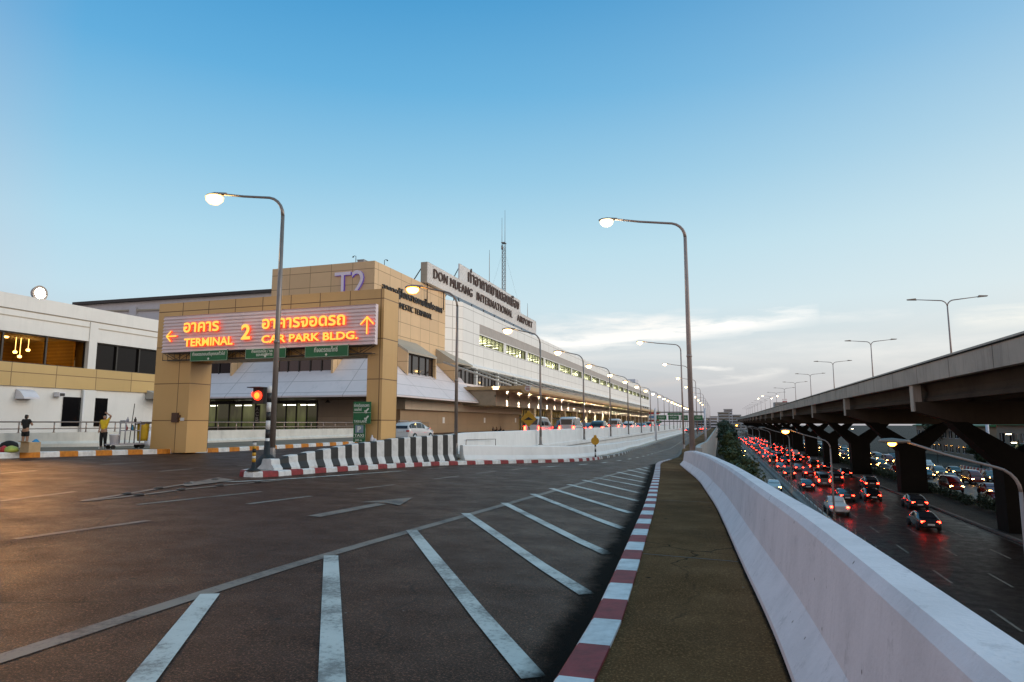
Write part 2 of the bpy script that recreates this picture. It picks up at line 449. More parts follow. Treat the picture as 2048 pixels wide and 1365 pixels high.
# ------------------------------------------------------------------ polyline helpers
def resample(pts, step):
    pts = [Vector(p) for p in pts]; out = [pts[0].copy()]; acc = 0.
    for a, b in zip(pts, pts[1:]):
        L = (b-a).length; t = step-acc
        while t <= L:
            out.append(a.lerp(b, t/L)); t += step
        acc = (acc+L) % step
    if (out[-1]-pts[-1]).length > 1e-3: out.append(pts[-1].copy())
    return out
def smooth_path(pts, n=2):
    pts = [Vector(p) for p in pts]
    for _ in range(n):
        q = [pts[0]]
        for a, b in zip(pts, pts[1:]): q += [a.lerp(b, .25), a.lerp(b, .75)]
        q.append(pts[-1]); pts = q
    return pts
def normals2(pts):
    out = []
    for i in range(len(pts)):
        d = pts[min(i+1, len(pts)-1)]-pts[max(i-1, 0)]; d.z = 0; d.normalize()
        out.append(Vector((d.y, -d.x, 0)))        # to the right of travel
    return out
def sweep(mb, pts, prof, z_of=None, mifn=None, caps=True, scale=None):
    """profile (offset to the right, height above path) swept along pts"""
    ns = normals2(pts); rows = []
    for i, p in enumerate(pts):
        k = scale(i) if scale else 1.
        rows.append([p+ns[i]*o+Vector((0, 0, h*k if h > 0 else h)) for (o, h) in prof])
    vr = mb.strip(rows, mifn=mifn, close=True)
    if caps:
        mb.cap(vr[0][::-1], mifn(0, 0) if mifn else None); mb.cap(vr[-1], mifn(len(vr)-2, 0) if mifn else None)
# ================================================================== SETTING
ZH = -7.5                                     # expressway level below the elevated road
def ground_sheet(name, mat, x0, x1, y0, y1, z, stepx=None):
    m = MB(); m.poly([(x0,y0,z),(x1,y0,z),(x1,y1,z),(x0,y1,z)])
    return struct(m.build(name, mat, recalc=False))
ground_sheet('ground', 'soil', -900, 900, -200, 3000, ZH-.12)
# ---- walkway edges (kerb line and parapet foot), surveyed
kerb_px = [(1166,1304),(1190,1251),(1233,1153),(1260,1087),(1285.5,1028),(1299,981.6),(1305,962),(1309,942.5),(1311,931.5)]
kerb_pts = [pg(*p) for p in kerb_px]
kerb_pts = [Vector((-.90,-6,0)), Vector((-.91,0,0))]+kerb_pts+[Vector((-3.05,39,0)), Vector((-2.95,45,0)), Vector((-3.3,56,0)), Vector((-4.2,72,0)), Vector((-4.75,100,0)), Vector((-4.9,400,0))]
foot_px = [(1586,1365),(1532,1232),(1488,1140),(1451.5,1055),(1432,1013),(1413,985),(1398,962),(1378.5,946),(1360,930.5)]
foot_pts = [Vector((.50,-6,0)), Vector((.40,0,0))]+[pg(p[0], p[1], .15) for p in foot_px]
for L in (kerb_pts, foot_pts):
    for p in L: p.z = 0
far_edge = [Vector((-1.2,30,0)), Vector((-1.55,45,0)), Vector((-1.75,80,0)), Vector((-2.0,400,0))]
def x_on(L, Y):
    for a, b in zip(L, L[1:]):
        if a.y <= Y <= b.y: return a.x+(b.x-a.x)*(Y-a.y)/(b.y-a.y)
    return L[0].x if Y < L[0].y else L[-1].x
edge_pts = [p for p in foot_pts if p.y < 27]+far_edge
def XE(Y): return x_on(edge_pts, Y)
def XK(Y): return x_on(kerb_pts, Y)
# ---- ramp road sheet and left forecourt sheet (share the line X = SPLIT up to Y = 26)
ys = [-8+i for i in range(0, 60)]+[52+2*i for i in range(14)]+[80, 90, 110, 140, 180, 240, 320, 400]
ys = sorted(set(ys)|{26})
m = MB(); rows = []
for Y in ys:
    xe = XE(Y)+.3
    xs = [-11.3, -9, -7, -5, -3.5, -2, -1, 0]
    row = [(X, Y, G(X+1e-6, Y)) for X in xs if X < xe-.2]
    while len(row) < 8: row.insert(-1, tuple(Vector(row[-1]).lerp(Vector(row[-2]), .5)) if len(row) > 1 else row[0])
    row.append((xe, Y, G(xe, Y))); rows.append(row)
m.strip(rows, smooth=True)
struct(m.build('road', 'asphalt', recalc=False))
m = MB(); rows = []
for Y in [-8, 0, 8, 16, 26, 40, 80, 160, 420]:
    rows.append([(X, Y, gA(Y, True)+gB(X)) for X in (-90, -60, -40, -30, -26, -22, -18, -14, -11.3)])
m.strip(rows, smooth=True)
struct(m.build('forecourt_road', 'asphalt', recalc=False))
# deck edge walls below the road
m = MB()
for a, b in zip(edge_pts, edge_pts[1:]):
    m.poly([(a.x+.32, a.y, G(a.x, a.y)-.02), (b.x+.32, b.y, G(b.x, b.y)-.02), (b.x+.32, b.y, ZH-.2), (a.x+.32, a.y, ZH-.2)])
m.poly([(-90,-8,.3),(.98,-8,-.1),(.98,-8,ZH-.2),(-90,-8,ZH-.2)])
struct(m.build('deck_wall', 'concrete_grey', recalc=False))
# ---- walkway on the right
m = MB(); rows = []
for Y in [y for y in ys if y <= 400]:
    a = XK(Y)+.24; b = XE(Y)+.05
    rows.append([(a+(b-a)*t, Y, G(a+(b-a)*t, Y)+.15) for t in (0, .5, 1)])
m.strip(rows); struct(m.build('pavement', 'walk_asphalt', recalc=False))
# expansion joints across the walkway
def draped_strip(mb, pts, w, h, step=.3, mi=None):
    P = resample(pts, step); ns = normals2(P); rows = []
    for p, n in zip(P, ns):
        a = p+n*w/2; b = p-n*w/2
        rows.append([(a.x, a.y, G(a.x, a.y)+h), (b.x, b.y, G(b.x, b.y)+h)])
    mb.strip(rows, mi=mi)
m = MB()
for Y in (14.6, 7.9, 21.4):
    draped_strip(m, [(XK(Y)+.26, Y, 0), (XE(Y)-.02, Y-.15, 0)], .025, .156)
struct(m.build('pavement_joint', 'black_paint', recalc=False))
# ---- painted kerb right (alternating red / white blocks)
def kerb(name, pts, w, h, mats, block, n0=0, pat=None, parent_h=0.):
    P = resample(smooth_path(pts, 2), block/2.); ns = normals2(P); m = MB(); rows = []
    for p, n in zip(P, ns):
        z = G(p.x, p.y)
        prof = [(-.0, -.05), (.03, h-.02), (.05, h), (w, h), (w, -.05)]
        rows.append([Vector((p.x, p.y, z))+n*o+Vector((0,0,q)) for o, q in prof])
    fn = pat or (lambda i, k: ((i//2)+n0) % 2)
    m.strip(rows, mifn=fn)
    vr = rows[0]; m.poly(vr[::-1], mi=fn(0, 0))
    return struct(m.build(name, mats, recalc=False))
kr = [p for p in kerb_pts if p.y <= 46]
def pat_r(i, k):
    return 2 if i > 150 else (i//2) % 2
kerb('kerb', kr, .25, .17, ['kerb_red', 'kerb_white', 'kerb_grey'], .61, 0, pat_r)
kerb('kerb', [p for p in kerb_pts if p.y >= 45], .22, .16, ['kerb_grey', 'kerb_grey'], 2.)
# ---- island kerb left (red / white, then dark with white pairs)
isl_px = [(553,954.3),(619,948),(746,939),(863,932),(916,930.4),(1004,928),(1100,925.7),(1165.5,923.4),(1209.5,918.4),(1250,909.7)]
isl = [pg(*p) for p in isl_px]
for p in isl: p.z = 0
isl[0] = pg(540, 955, 0); isl[0].z = 0
nose_l = pg(467, 950.5); nose_l.z = 0
isl += [Vector((-8.2,66,0)), Vector((-8.7,85,0)), Vector((-9.0,120,0)), Vector((-9.1,200,0)), Vector((-9.2,400,0))]
isl = [nose_l+Vector((.05,.5,0)), nose_l+Vector((.25,-.2,0)), pg(492, 955.6)*1]+isl
for p in isl: p.z = 0
def pat_i(i, k):
    if i < 92: return (i//2+1) % 2
    return 1 if (i-92) % 9 in (0, 2) else 2
def kerb_left(name, pts, w, h, mats, block, fn):
    P = resample(smooth_path(pts, 2), block/2.); ns = normals2(P); m = MB(); rows = []
    for p, n in zip(P, ns):
        z = G(p.x, p.y) if p.x > SPLIT or p.y < 26 else G(p.x, p.y)
        prof = [(0, -.05), (-.02, h-.03), (-.05, h), (-w, h), (-w, -.05)]
        rows.append([Vector((p.x, p.y, z))+n*o+Vector((0,0,q)) for o, q in prof])
    m.strip(rows, mifn=fn); m.poly(rows[0], mi=fn(0, 0))
    return struct(m.build(name, mats, recalc=True))
kerb_left('kerb', isl, .32, .16, ['kerb_red', 'kerb_white', 'kerb_grey'], .56, pat_i)
# island surface between the kerb and the forecourt
m = MB(); P = resample(smooth_path(isl, 2), .7); rows = []
for p, n in zip(P, normals2(P)):
    if p.y > 200: break
    a = p-n*.3; wd = min(1.6, .25+.16*max(0, p.y-15.3)) if p.y < 26 else .8
    b = p-n*(.3+wd)
    rows.append([(a.x, a.y, G(a.x if a.x > SPLIT else a.x, a.y)+.152), (b.x, b.y, G(max(b.x, SPLIT) if p.y > 26 else b.x, b.y)+.152)])
m.strip(rows)
rows2 = [[r[1], (r[1][0], r[1][1], r[1][2]-.4)] for r in rows if r[0][1] < 26]
m.strip(rows2, mi=1)
struct(m.build('traffic_island', ['concrete', 'kerb_red'], recalc=False))
# ---- left pavement with orange / white kerb
lk0 = pg(0, 924.4); lk1 = pg(330, 908.3); lk2 = pg(700, 885.5)
LKX = -(abs(lk0.x)+abs(lk1.x)+abs(lk2.x))/3.
lk = [Vector((LKX-.0, 2, 0)), Vector((LKX, 20, 0)), Vector((LKX, 52, 0)), Vector((LKX, 130, 0))]
kerb_left('kerb', lk, .28, .2, ['kerb_orange', 'kerb_white'], .72, lambda i, k: (i//2) % 2)
LWX = LKX-6.6
m = MB()
rows = [[(X, Y, gA(Y, True)+gB(LKX-.28)+.19) for X in (LKX-.26, LKX-3, LWX-.3)] for Y in (2, 12, 26, 60, 130)]
m.strip(rows); struct(m.build('pavement', 'pave_grey', recalc=True))
def ZW(Y): return gA(Y, True)+gB(LKX-.28)+.19     # walkway height on the left
# ---- road markings
mw = MB(); mf = MB()
hl = [Vector((-4.3,-3,0)), pg(0,1320), pg(300,1222), pg(630,1117), pg(935,1031), pg(1160,967.5), pg(1256,941.5), pg(1308,933)]
for p in hl: p.z = 0
draped_strip(mf, smooth_path(hl, 1), .165, .006, .3)
st_px = [((420,1190),(272,1380)),((662,1113),(664,1372)),((823,1061.6),(1068,1358.5)),((931,1028),(1174,1190.5)),((1008,1007),(1217,1110)),
      ((1065,989),(1256,1061.6)),((1102,977.6),(1264,1027.6)),((1137,969.8),(1281.6,1004)),((1166,961),(1295,990.5)),((1190,956),(1299,976.5)),
      ((1211,951),(1303,968)),((1235,945),(1305,960)),((1256,940.5),(1307,952)),((1275,938),(1309,946)),((1288,936),(1310,941))]
for a, b in st_px:
    A = pg(*a); B_ = pg(*b); A.z = B_.z = 0
    draped_strip(mw, [A, B_], .165, .010, .3)
def dash(mb, a, b, w=.13):
    A = pg(*a); B_ = pg(*b); A.z = B_.z = 0
    draped_strip(mb, [A, B_], w, .006, .3)
for a, b in [((30,1079),(298,1042)),((275,1010),(522,984)),((495,1009),(622,993)),((712,979),(790,970)),((868,959),(918,952.5)),((952,948),(992,943)),((1023,940.5),(1054,937)),
             ((0,948),(72,942)),((320,943.5),(386,938)),((475,932.5),(560,927)),((1080,935),(1100,933)),((760,946),(812,942)),((856,938),(893,935)),((200,930),(290,925)),((0,1003),(150,984))]:
    dash(mf, a, b, .13)
dash(mw, (275,1010), (522,984), .12); dash(mw, (495,1009), (622,993), .12)
# straight-on arrow
A = pg(628,1034); T = pg(826,996.5); A.z = T.z = 0
d = (T-A).normalized(); nrm = Vector((d.y,-d.x,0)); L = (T-A).length
draped_strip(mf, [A, A+d*(L*.62)], .26, .008, .3)
q = [A+d*L*.60+nrm*.45, T, A+d*L*.60-nrm*.45, A+d*L*.66]
mf.poly([(p.x, p.y, G(p.x, p.y)+.013) for p in q])
# far lane dashes on the ramp
far = [pg(*p) for p in [(1095,934.5),(1165,930),(1232,923.5),(1290,913),(1330,900.5),(1360,886)]]
for p in far: p.z = 0
far += [Vector((-6.3,120,0)), Vector((-6.6,200,0)), Vector((-6.7,300,0))]
P = resample(smooth_path(far, 2), 1.1)
for i in range(0, len(P)-2, 3): draped_strip(mw, [P[i], P[i+1]], .13, .008, .4)
# edge line along the island and the studded separator lines
e1 = [pg(*p) for p in [(380,965),(440,965.5),(560,960),(700,950),(800,943)]]
for p in e1: p.z = 0
draped_strip(mw, smooth_path(e1, 1), .14, .008, .4)
sep1 = [pg(*p) for p in [(165,1003),(250,990),(340,974),(450,958)]]; sep2 = [pg(*p) for p in [(165,1004),(260,994),(400,976),(560,962)]]
for Lp in (sep1, sep2):
    for p in Lp: p.z = 0
    draped_strip(mf, smooth_path(Lp, 1), .13, .012, .4)
tri = [pg(362,971), pg(436,956.5), pg(470,962), pg(440,966), pg(372,974.5)]
mf.poly([(p.x, p.y, G(p.x, p.y)+.02) for p in tri])
struct(mw.build('road_marking', 'paint_white', recalc=False)); struct(mf.build('road_marking', 'paint_faded', recalc=False))
# studs on the separator lines: each one its own thing
stud = None; k = 0
for Lp, nm in ((sep1, 'upper'), (sep2, 'lower')):
    for p in resample(Lp, 1.25)[1:-1]:
        if stud is None:
            mm = MB(); mm.lathe((0,0,0), [(.10,0),(.09,.022),(.05,.034)], 10); stud = mm.build('road_stud', 'steel_dark')
            o = stud
        else: o = stud.copy(); COL.objects.link(o)
        o.location = (p.x, p.y, G(p.x, p.y)+.01)
        tag(o, 'small dark metal stud set in the '+('line that runs up to the island nose' if nm == 'upper' else 'line that passes in front of the island nose'), 'road stud', 'road studs in the separator '+nm+' line')
# dark oil stain along the kerb (dirt with its own shape): part of the road surface
def stain_mat():
    m_, nt, bs = _nodes('kerb_grime')
    uv = nd(nt, 'ShaderNodeUVMap').outputs[0]
    p = obco(nt)
    n = noise(nt, 1.1, 6, .7, vec=p); n2 = noise(nt, 5., 5, .75, vec=p)
    col = nd(nt, 'ShaderNodeVertexColor', layer_name='fade').outputs['Color']
    sep = nd(nt, 'ShaderNodeSeparateColor', {0: col}).outputs[0]
    a = nd(nt, 'ShaderNodeMath', {0: sep, 1: nd(nt, 'ShaderNodeMath', {0: n, 1: n2}, operation='ADD').outputs[0]}, operation='MULTIPLY').outputs[0]
    al = ramp(nt, a, [(.38, 0.), (.74, .95)])
    tr = nd(nt, 'ShaderNodeBsdfTransparent'); mx = nd(nt, 'ShaderNodeMixShader', {0: al, 1: tr.outputs[0], 2: bs.outputs[0]})
    nt.links.new(mx.outputs[0], nt.nodes['Material Output'].inputs[0])
    bs.inputs['Base Color'].default_value = (.007, .006, .005, 1); bs.inputs['Roughness'].default_value = .9; bs.inputs['Specular IOR Level'].default_value = .05
    MATS['kerb_grime'] = m_
stain_mat()
m = MB(); rows = []; fades = []
for p in resample(smooth_path([q for q in kerb_pts if -2 < q.y < 40], 2), .35):
    w = .85+.25*math.sin(p.y*1.3)+.15*math.sin(p.y*3.1)
    rows.append([(p.x-w*t, p.y, G(p.x-w*t, p.y)+.0155) for t in (0, .25, .5, .75, 1)])
vr = m.strip(rows)
cl = m.bm.loops.layers.color.new('fade')
for f in m.bm.faces:
    for l in f.loops:
        co = l.vert.co; t = (XK(co.y)-co.x)/1.0
        v = max(0, min(1, 1-t)); l[cl] = (v, v, v, 1)
struct(m.build('road_grime', 'kerb_grime', recalc=False))
m = MB(); rows = []
for p in resample(smooth_path([q for q in foot_pts if -2 < q.y < 40], 2), .3):
    rows.append([(p.x+.01-.11*t, p.y, G(p.x, p.y)+.1575) for t in (0, .25, .5, .75, 1)])
m.strip(rows)
cl = m.bm.loops.layers.color.new('fade')
for f in m.bm.faces:
    for l in f.loops:
        co = l.vert.co; t = (x_on(foot_pts, co.y)-co.x)/.11
        v = max(0, min(1, 1.-t*1.1)); l[cl] = (v, v, v, 1)
struct(m.build('pavement_grime', 'kerb_grime', recalc=False))
# ---- lower level roads
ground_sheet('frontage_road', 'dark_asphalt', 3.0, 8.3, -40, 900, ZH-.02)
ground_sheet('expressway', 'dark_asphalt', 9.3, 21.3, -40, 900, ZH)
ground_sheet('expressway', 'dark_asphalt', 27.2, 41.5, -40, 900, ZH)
m = MB()
for X in (12.2, 15.1, 18.2, 30.6, 34., 37.5):
    for i in range(70):
        y0 = -10+i*9; m.poly([(X-.07,y0,ZH+.006),(X+.07,y0,ZH+.006),(X+.07,y0+3.5,ZH+.006),(X-.07,y0+3.5,ZH+.006)])
for X in (9.6, 21.0, 27.5, 41.2, 3.25, 8.05):
    m.poly([(X-.07,-40,ZH+.006),(X+.07,-40,ZH+.006),(X+.07,900,ZH+.006),(X-.07,900,ZH+.006)])
struct(m.build('road_marking', 'paint_faded', recalc=False))
m = MB()
m.box((21.3,-40,ZH-.1),(21.6,900,ZH+.18)); m.box((26.9,-40,ZH-.1),(27.2,900,ZH+.18)); m.box((41.5,-40,ZH-.1),(41.8,900,ZH+.18))
struct(m.build('kerb', 'kerb_grey'))
ground_sheet('median', 'soil', 21.6, 26.9, -40, 900, ZH+.1)

# ================================================================== BARRIERS
# near parapet of three cast segments
par_prof = [(0,-.02),(0,.06),(.16,.275),(.215,.745),(.25,.795),(.40,.795),(.43,.755),(.46,-.9)]
def seg_path(a, b): return a, b
Pf = resample(smooth_path([p for p in foot_pts], 2), .30)
for p in Pf: p.z = G(p.x, p.y)+.15
par = thing('parapet', 'curving white concrete parapet beside the brown walkway, pale blue on top', 'parapet', (.3, 8, 0))
cut = [17.1, 26.0]; segs = [[], [], []]
for p in Pf:
    k = sum(1 for c in cut if p.y > c); segs[k].append(p)
for i, S in enumerate(segs):
    mb = MB(); n = len(S)
    if i > 0: S[0] = S[0].lerp(segs[i-1][-1], .76)
    if i == 2:
        sc = lambda j, n=n: 1-.22*max(0, (j-n*.2)/(n*.8))**1.3
    else: sc = None
    sweep(mb, S, par_prof, scale=sc)
    mb.build('parapet_segment', 'white_concrete', par)
for i in (0, 1):
    a = segs[i][-1]; b = segs[i+1][0]; mb = MB()
    sweep(mb, [a-(b-a)*.1, b+(b-a)*.1], [(o+.018 if o < .3 else o-.018, h-.012 if h > .1 else h) for o, h in par_prof])
    mb.build('joint_filler', 'letter_brown', par)
# grey far parapet along the right of the ramp
mb = MB(); P = [Vector((p.x, p.y, 0)) for p in resample(far_edge, 6.)]
P[0] = Vector((-1.12, 31.5, 0))
for p in P: p.z = G(p.x, p.y)+.15
sweep(mb, P, [(0,0),(.06,.85),(.30,.85),(.36,-1.6),(.3,-1.6)])
tag(mb.build('parapet', 'concrete_grey'), 'stained grey concrete parapet running far along the right edge of the ramp', 'parapet')
# striped barrier on the island, rising from a stub to full height
bar_px = [(548,940.5),(585,938),(636.7,935.4),(720.5,930.4),(760,927.7),(791,927),(877,923),(916,921.3)]
bfoot = [pg(p[0], p[1], .16) for p in bar_px]
btop_px = [(549,918),(565.7,917.5),(583.5,912),(618,906),(649.5,900),(678.6,895),(706,889.8),(731.8,885.7),(753.5,883.8),(793,877.4),(870,871.7),(914,869)]
def depth_of(p): return p.x*_f[0]+p.y*_f[1]+(p.z-HC)*_f[2]
SB = resample(smooth_path([Vector((p.x, p.y, 0)) for p in bfoot], 1), .19)
def interp_px(L, x):
    for a, b in zip(L, L[1:]):
        if a[0] <= x <= b[0]: return a[1]+(b[1]-a[1])*(x-a[0])/(b[0]-a[0])
    return L[0][1] if x < L[0][0] else L[-1][1]
def proj_x(p):
    v = (p.x, p.y, p.z-HC); c = sum(v[i]*_f[i] for i in range(3)); return CXP+FPX*sum(v[i]*_r[i] for i in range(3))/c
hts = []
for p in SB:
    p.z = G(p.x, p.y)+.152
    hts.append(HC-(interp_px(btop_px, proj_x(p))-HZ)*depth_of(p)/FPX-p.z)
mb = MB(); rows = []
for p, n, h in zip(SB, normals2(SB), hts):
    brk = min(.26, h*.5)
    prof = [(0,0),(0,.05),(-.10,brk),(-.12,h-.03),(-.15,h),(-.40,h),(-.43,h-.03),(-.46,brk),(-.60,.05),(-.60,-.35)]
    rows.append([p+n*o+Vector((0,0,q)) for o, q in prof])
fn = lambda i, k: (i//2) % 2
vr = mb.strip(rows, mifn=fn, close=True); mb.cap(vr[0][::-1], 0); mb.cap(vr[-1], 1)
tag(mb.build('crash_barrier', ['barrier_white', 'black_paint']), 'black and white striped concrete barrier rising from the island nose past the arch column', 'barrier')
# low white wall in front of the ramp
lw_px = [(930,920.8),(982.6,920.4),(1060,920),(1130,918.4),(1192,913),(1244.6,901.7)]
lw = [pg(p[0], p[1], .16) for p in lw_px]+[Vector((-9.2,70,0)), Vector((-9.7,90,0)), Vector((-9.9,140,0)), Vector((-10,220,0)), Vector((-10,400,0))]
LW = resample(smooth_path([Vector((p.x, p.y, 0)) for p in lw], 1), 1.)
for p in LW: p.z = G(p.x+.0 if p.x > SPLIT else SPLIT+.01, p.y)+.152
lw0 = SB[-1]
mb = MB()
sweep(mb, LW, [(0,0),(0,.05),(-.10,.22),(-.15,.62),(-.19,.66),(-.36,.66),(-.40,0)])
tag(mb.build('low_wall', 'white_wall'), 'long low white concrete wall along the ramp kerb, before the taller wall', 'wall')
# tall white retaining wall behind it
UWX = -11.35
uw_top = [(914,869.5),(968.5,864.2),(1100,860.6),(1165.5,857),(1236,853.9),(1323.7,851)]
UWY = [lw0.y-.2, 29, 33, 38, 46, 60, 80, 110, 150, 200, 300]
mb = MB(); rows = []
for i, Y in enumerate(UWY):
    X = UWX-.1 if Y > 30 else UWX+.02
    zt = 1.03 if Y < 60 else 1.03-.0*Y
    zt = {0: .98}.get(i, 1.06)
    rows.append([(X,Y,-3.),(X,Y,.05),(X-.05,Y,.08),(X-.08,Y,zt-.03),(X-.11,Y,zt),(X-.33,Y,zt),(X-.36,Y,-.8)])
vr = mb.strip(rows, close=True); mb.cap(vr[0][::-1]); mb.cap(vr[-1])
# drip streak brackets and pipe on the wall face belong to its surface
tag(mb.build('retaining_wall', 'white_wall'), 'tall white retaining wall that carries the row of lamps in front of the terminal', 'wall')
# surface between low and tall wall
m = MB(); rows = []
for p in LW:
    if p.y > 390: break
    rows.append([(p.x-.3, p.y, p.z+.10-.0*p.y), (UWX-.05, p.y, max(p.z+.1, p.z+.24))])
m.strip(rows); struct(m.build('ledge', 'concrete', recalc=False))
# pipe frame fixed on the tall wall near the striped barrier
def wallp(px, py): return pX(px, py, UWX+.06)
mb = MB(); mb.tube([wallp(931,909), wallp(932.5,880), wallp(991,878.5), wallp(991,896)], .018, 6)
tag(mb.build('drain_pipe', 'steel_grey'), 'thin grey pipe bent in a square on the white wall beside the striped barrier', 'pipe')
# left low wall with railing, both sides of the arch column
def left_wall(name, y0, y1, label):
    mb = MB(); zt = .98
    mb.strip([[(LWX+.02,Y,ZW(Y)-.3),(LWX+.02,Y,ZW(Y)+.12),(LWX-.10,Y,ZW(Y)+.24),(LWX-.12,Y,HC-.43),(LWX-.34,Y,HC-.43),(LWX-.34,Y,ZW(Y)-.3)] for Y in (y0,(y0+y1)/2,y1)], close=True)
    mb.box((LWX+.0,y0-.02,ZW(y0)),(LWX-.32,y0+.05,HC-.45)); 
    tag(mb.build(name, 'low_wall_paint'), label, 'wall')
def railing(y0, y1, label, first_gap=1.6):
    r = thing('railing', label, 'railing', (LWX-.2, (y0+y1)/2, HC-.43))
    mb = MB(); mb.tube([(LWX-.2,y0,HC+.06),(LWX-.2,y1,HC+.06)], .032, 8); mb.build('top_rail', 'rail_steel', r)
    mb = MB(); mb.tube([(LWX-.2,y0,HC-.25),(LWX-.2,y1,HC-.25)], .022, 8); mb.build('lower_rail', 'rail_steel', r)
    Y = y0+.1
    while Y < y1+.05:
        mb = MB(); mb.tube([(LWX-.2,Y,HC-.43),(LWX-.2,Y,HC+.06)], .028, 8); mb.lathe((LWX-.2,Y,HC-.43), [(.07,0),(.07,.015),(.03,.02)], 8)
        mb.build('post', 'rail_steel', r); Y += 1.62
left_wall('low_wall', 3, 31.3, 'low cream wall behind the orange kerb, carrying a railing, left of the big arch')
left_wall('low_wall', 31.4, 64, 'low cream wall seen through the big arch, carrying a railing')
railing(3.2, 31.2, 'brown steel railing on the low wall left of the big arch')
railing(31.5, 64, 'pinkish steel railing on the low wall seen through the big arch')

# ================================================================== ARCH GANTRY
GY = 22.9                                                     # front plane
gx0 = pY(319.7, 609, GY).x; gx1 = pY(769, 577.2, GY).x
gzt = (pY(319.7, 609, GY).z+pY(769, 577.2, GY).z)/2
cl1 = pY(378, 790, GY).x; cr0 = pY(733, 790, GY).x
gzb = pY(400, 722, GY).z
GD = 1.25
zl = pY(330, 894, GY).z; zr = pY(775, 917, GY).z
ar = thing('arch_gantry', 'tall tan clad arch spanning the left lanes, its top edge slightly lit by orange lamps', 'arch', ((gx0+gx1)/2, GY, 0))
mb = MB(); mb.box((gx0, GY, zl-.25), (cl1, GY+GD, gzb)); mb.build('column', 'tan_gantry', ar, bevel=.015)
mb = MB(); mb.box((cr0, GY, zr), (gx1, GY+GD, gzb)); mb.build('column', 'tan_gantry', ar, bevel=.015)
mb = MB(); mb.box((gx0-.0, GY-.004, gzb), (gx1+.004, GY+GD, gzt)); mb.build('beam', 'tan_gantry', ar, bevel=.015)
# rust stained box and notice on the left column, vent mark
a = pY(346, 826, GY-.01); b = pY(357, 845, GY-.01)
mb = MB(); mb.box((a.x, GY-.09, b.z), (b.x, GY, a.z)); mb.box((b.x-.02, GY-.07, (a.z+b.z)/2), (b.x+.09, GY, a.z-.1))
mb.build('meter_box', 'letter_brown', ar)
a = pY(361, 836, GY-.01); mb = MB(); mb.box((a.x, GY-.02, a.z-.13), (a.x+.2, GY, a.z)); mb.build('notice', 'sign_white', ar)
# --- neon sign, corrugated board fixed proud of the beam
SY = GY-.45
sg = {k: pY(*v, SY) for k, v in dict(tl=(328,634.4), bl=(322,705.8), tr=(751.2,607.4), br=(749.8,688.7)).items()}
sx0 = (sg['tl'].x+sg['bl'].x)/2; sx1 = (sg['tr'].x+sg['br'].x)/2
sz1 = (sg['tl'].z+sg['tr'].z)/2; sz0 = (sg['bl'].z+sg['br'].z)/2
ns = thing('neon_sign', 'wide lilac corrugated sign with glowing orange Thai and English letters and two arrows', 'sign', ((sx0+sx1)/2, SY, sz0))
mb = MB(); N = 11; hh = (sz1-sz0)/N; prof = []
for i in range(N):
    z = sz0+i*hh
    prof += [(z, .0), (z+hh*.30, .0), (z+hh*.48, .045), (z+hh*.80, .045)]
prof.append((sz1, .0))
seg = [sx0+(sx1-sx0)*t for t in (0, .2, .4, .6, .8, 1.)]
for a, b in zip(seg, seg[1:]):
    a2, b2 = a+.006, b-.006
    mb.strip([[(x, SY+dy, z) for z, dy in prof]+[(x, SY+.22, sz1), (x, SY+.22, sz0)] for x in (a2, b2)], close=True)
    for x in (a2, b2): mb.poly([(x, SY+dy, z) for z, dy in prof]+[(x, SY+.22, sz1), (x, SY+.22, sz0)])
mb.build('board', 'sign_lilac', ns)
def sgn(px, py): return pY(px, py, SY-.12)
RV = (1,0,0); UV = (0,0,1)
def neon(s, p0, p1, name='lettering', bold=.0):
    a = sgn(*p0); b = sgn(*p1)
    # back plate casting the red rim and the bright tube face
    o = text_mesh(s, name, (a.x, SY-.05, min(a.z, b.z)), RV, UV, b.x-a.x, abs(b.z-a.z), .09, ['neon_core', 'neon_side'], ns, bold)
neon('อาคาร', (367,666), (439,642), bold=.025); neon('TERMINAL', (368,694), (466.5,673), bold=.03)
neon('2', (482,680), (502,648), bold=.03)
neon('อาคารจอดรถ', (524,659), (691,629), bold=.025); neon('CAR PARK BLDG.', (523,687), (716,662), bold=.03)
def arrow(c, d, L, w):
    c = Vector(c); d = Vector(d); e = Vector((-d.z, 0, d.x)); tip = c+d*L*.5; tail = c-d*L*.5
    mb = MB()
    def bar(p, q):
        u = (q-p).normalized(); v = Vector((-u.z, 0, u.x))
        P = [p-v*w/2-u*w*.3, q-v*w/2+u*w*.3, q+v*w/2+u*w*.3, p+v*w/2-u*w*.3]
        mb.prism([(k.x, SY-.13, k.z) for k in P], (0,0,0), (0,.09,0), mi=1)
        mb.poly([(k.x, SY-.132, k.z) for k in P][::-1], mi=0)
    bar(tail, tip); bar(tip, tip-d*L*.42+e*L*.42); bar(tip, tip-d*L*.42-e*L*.42)
    mb.build('arrow', ['neon_core', 'neon_side'], ns, recalc=False)
a = sgn(343, 673); arrow(a, (-1,0,0), .52, .062)
a = sgn(734, 651); arrow(a, (0,0,1), .66, .062)
# --- bracket truss below the board
tr = thing('sign_truss', 'dark thin steel lattice under the corrugated neon sign', 'truss', ((sx0+sx1)/2, SY, sz0-.3))
mb = MB(); zt, zb = sz0-.01, sz0-.34
for y in (SY+.05, SY+.32):
    mb.tube([(sx0+.05,y,zb),(sx1-.15,y,zb)], .018, 5); mb.tube([(sx0+.05,y,zt-.02),(sx1-.15,y,zt-.02)], .018, 5)
    n = 16
    for i in range(n):
        xa = sx0+.05+(sx1-sx0-.2)*i/n; xb = sx0+.05+(sx1-sx0-.2)*(i+1)/n
        mb.tube([(xa,y,zb if i%2 else zt),(xb,y,zt if i%2 else zb)], .013, 5); mb.tube([(xa,y,zb),(xa,y,zt)], .012, 5)
mb.build('lattice', 'steel_dark', tr)
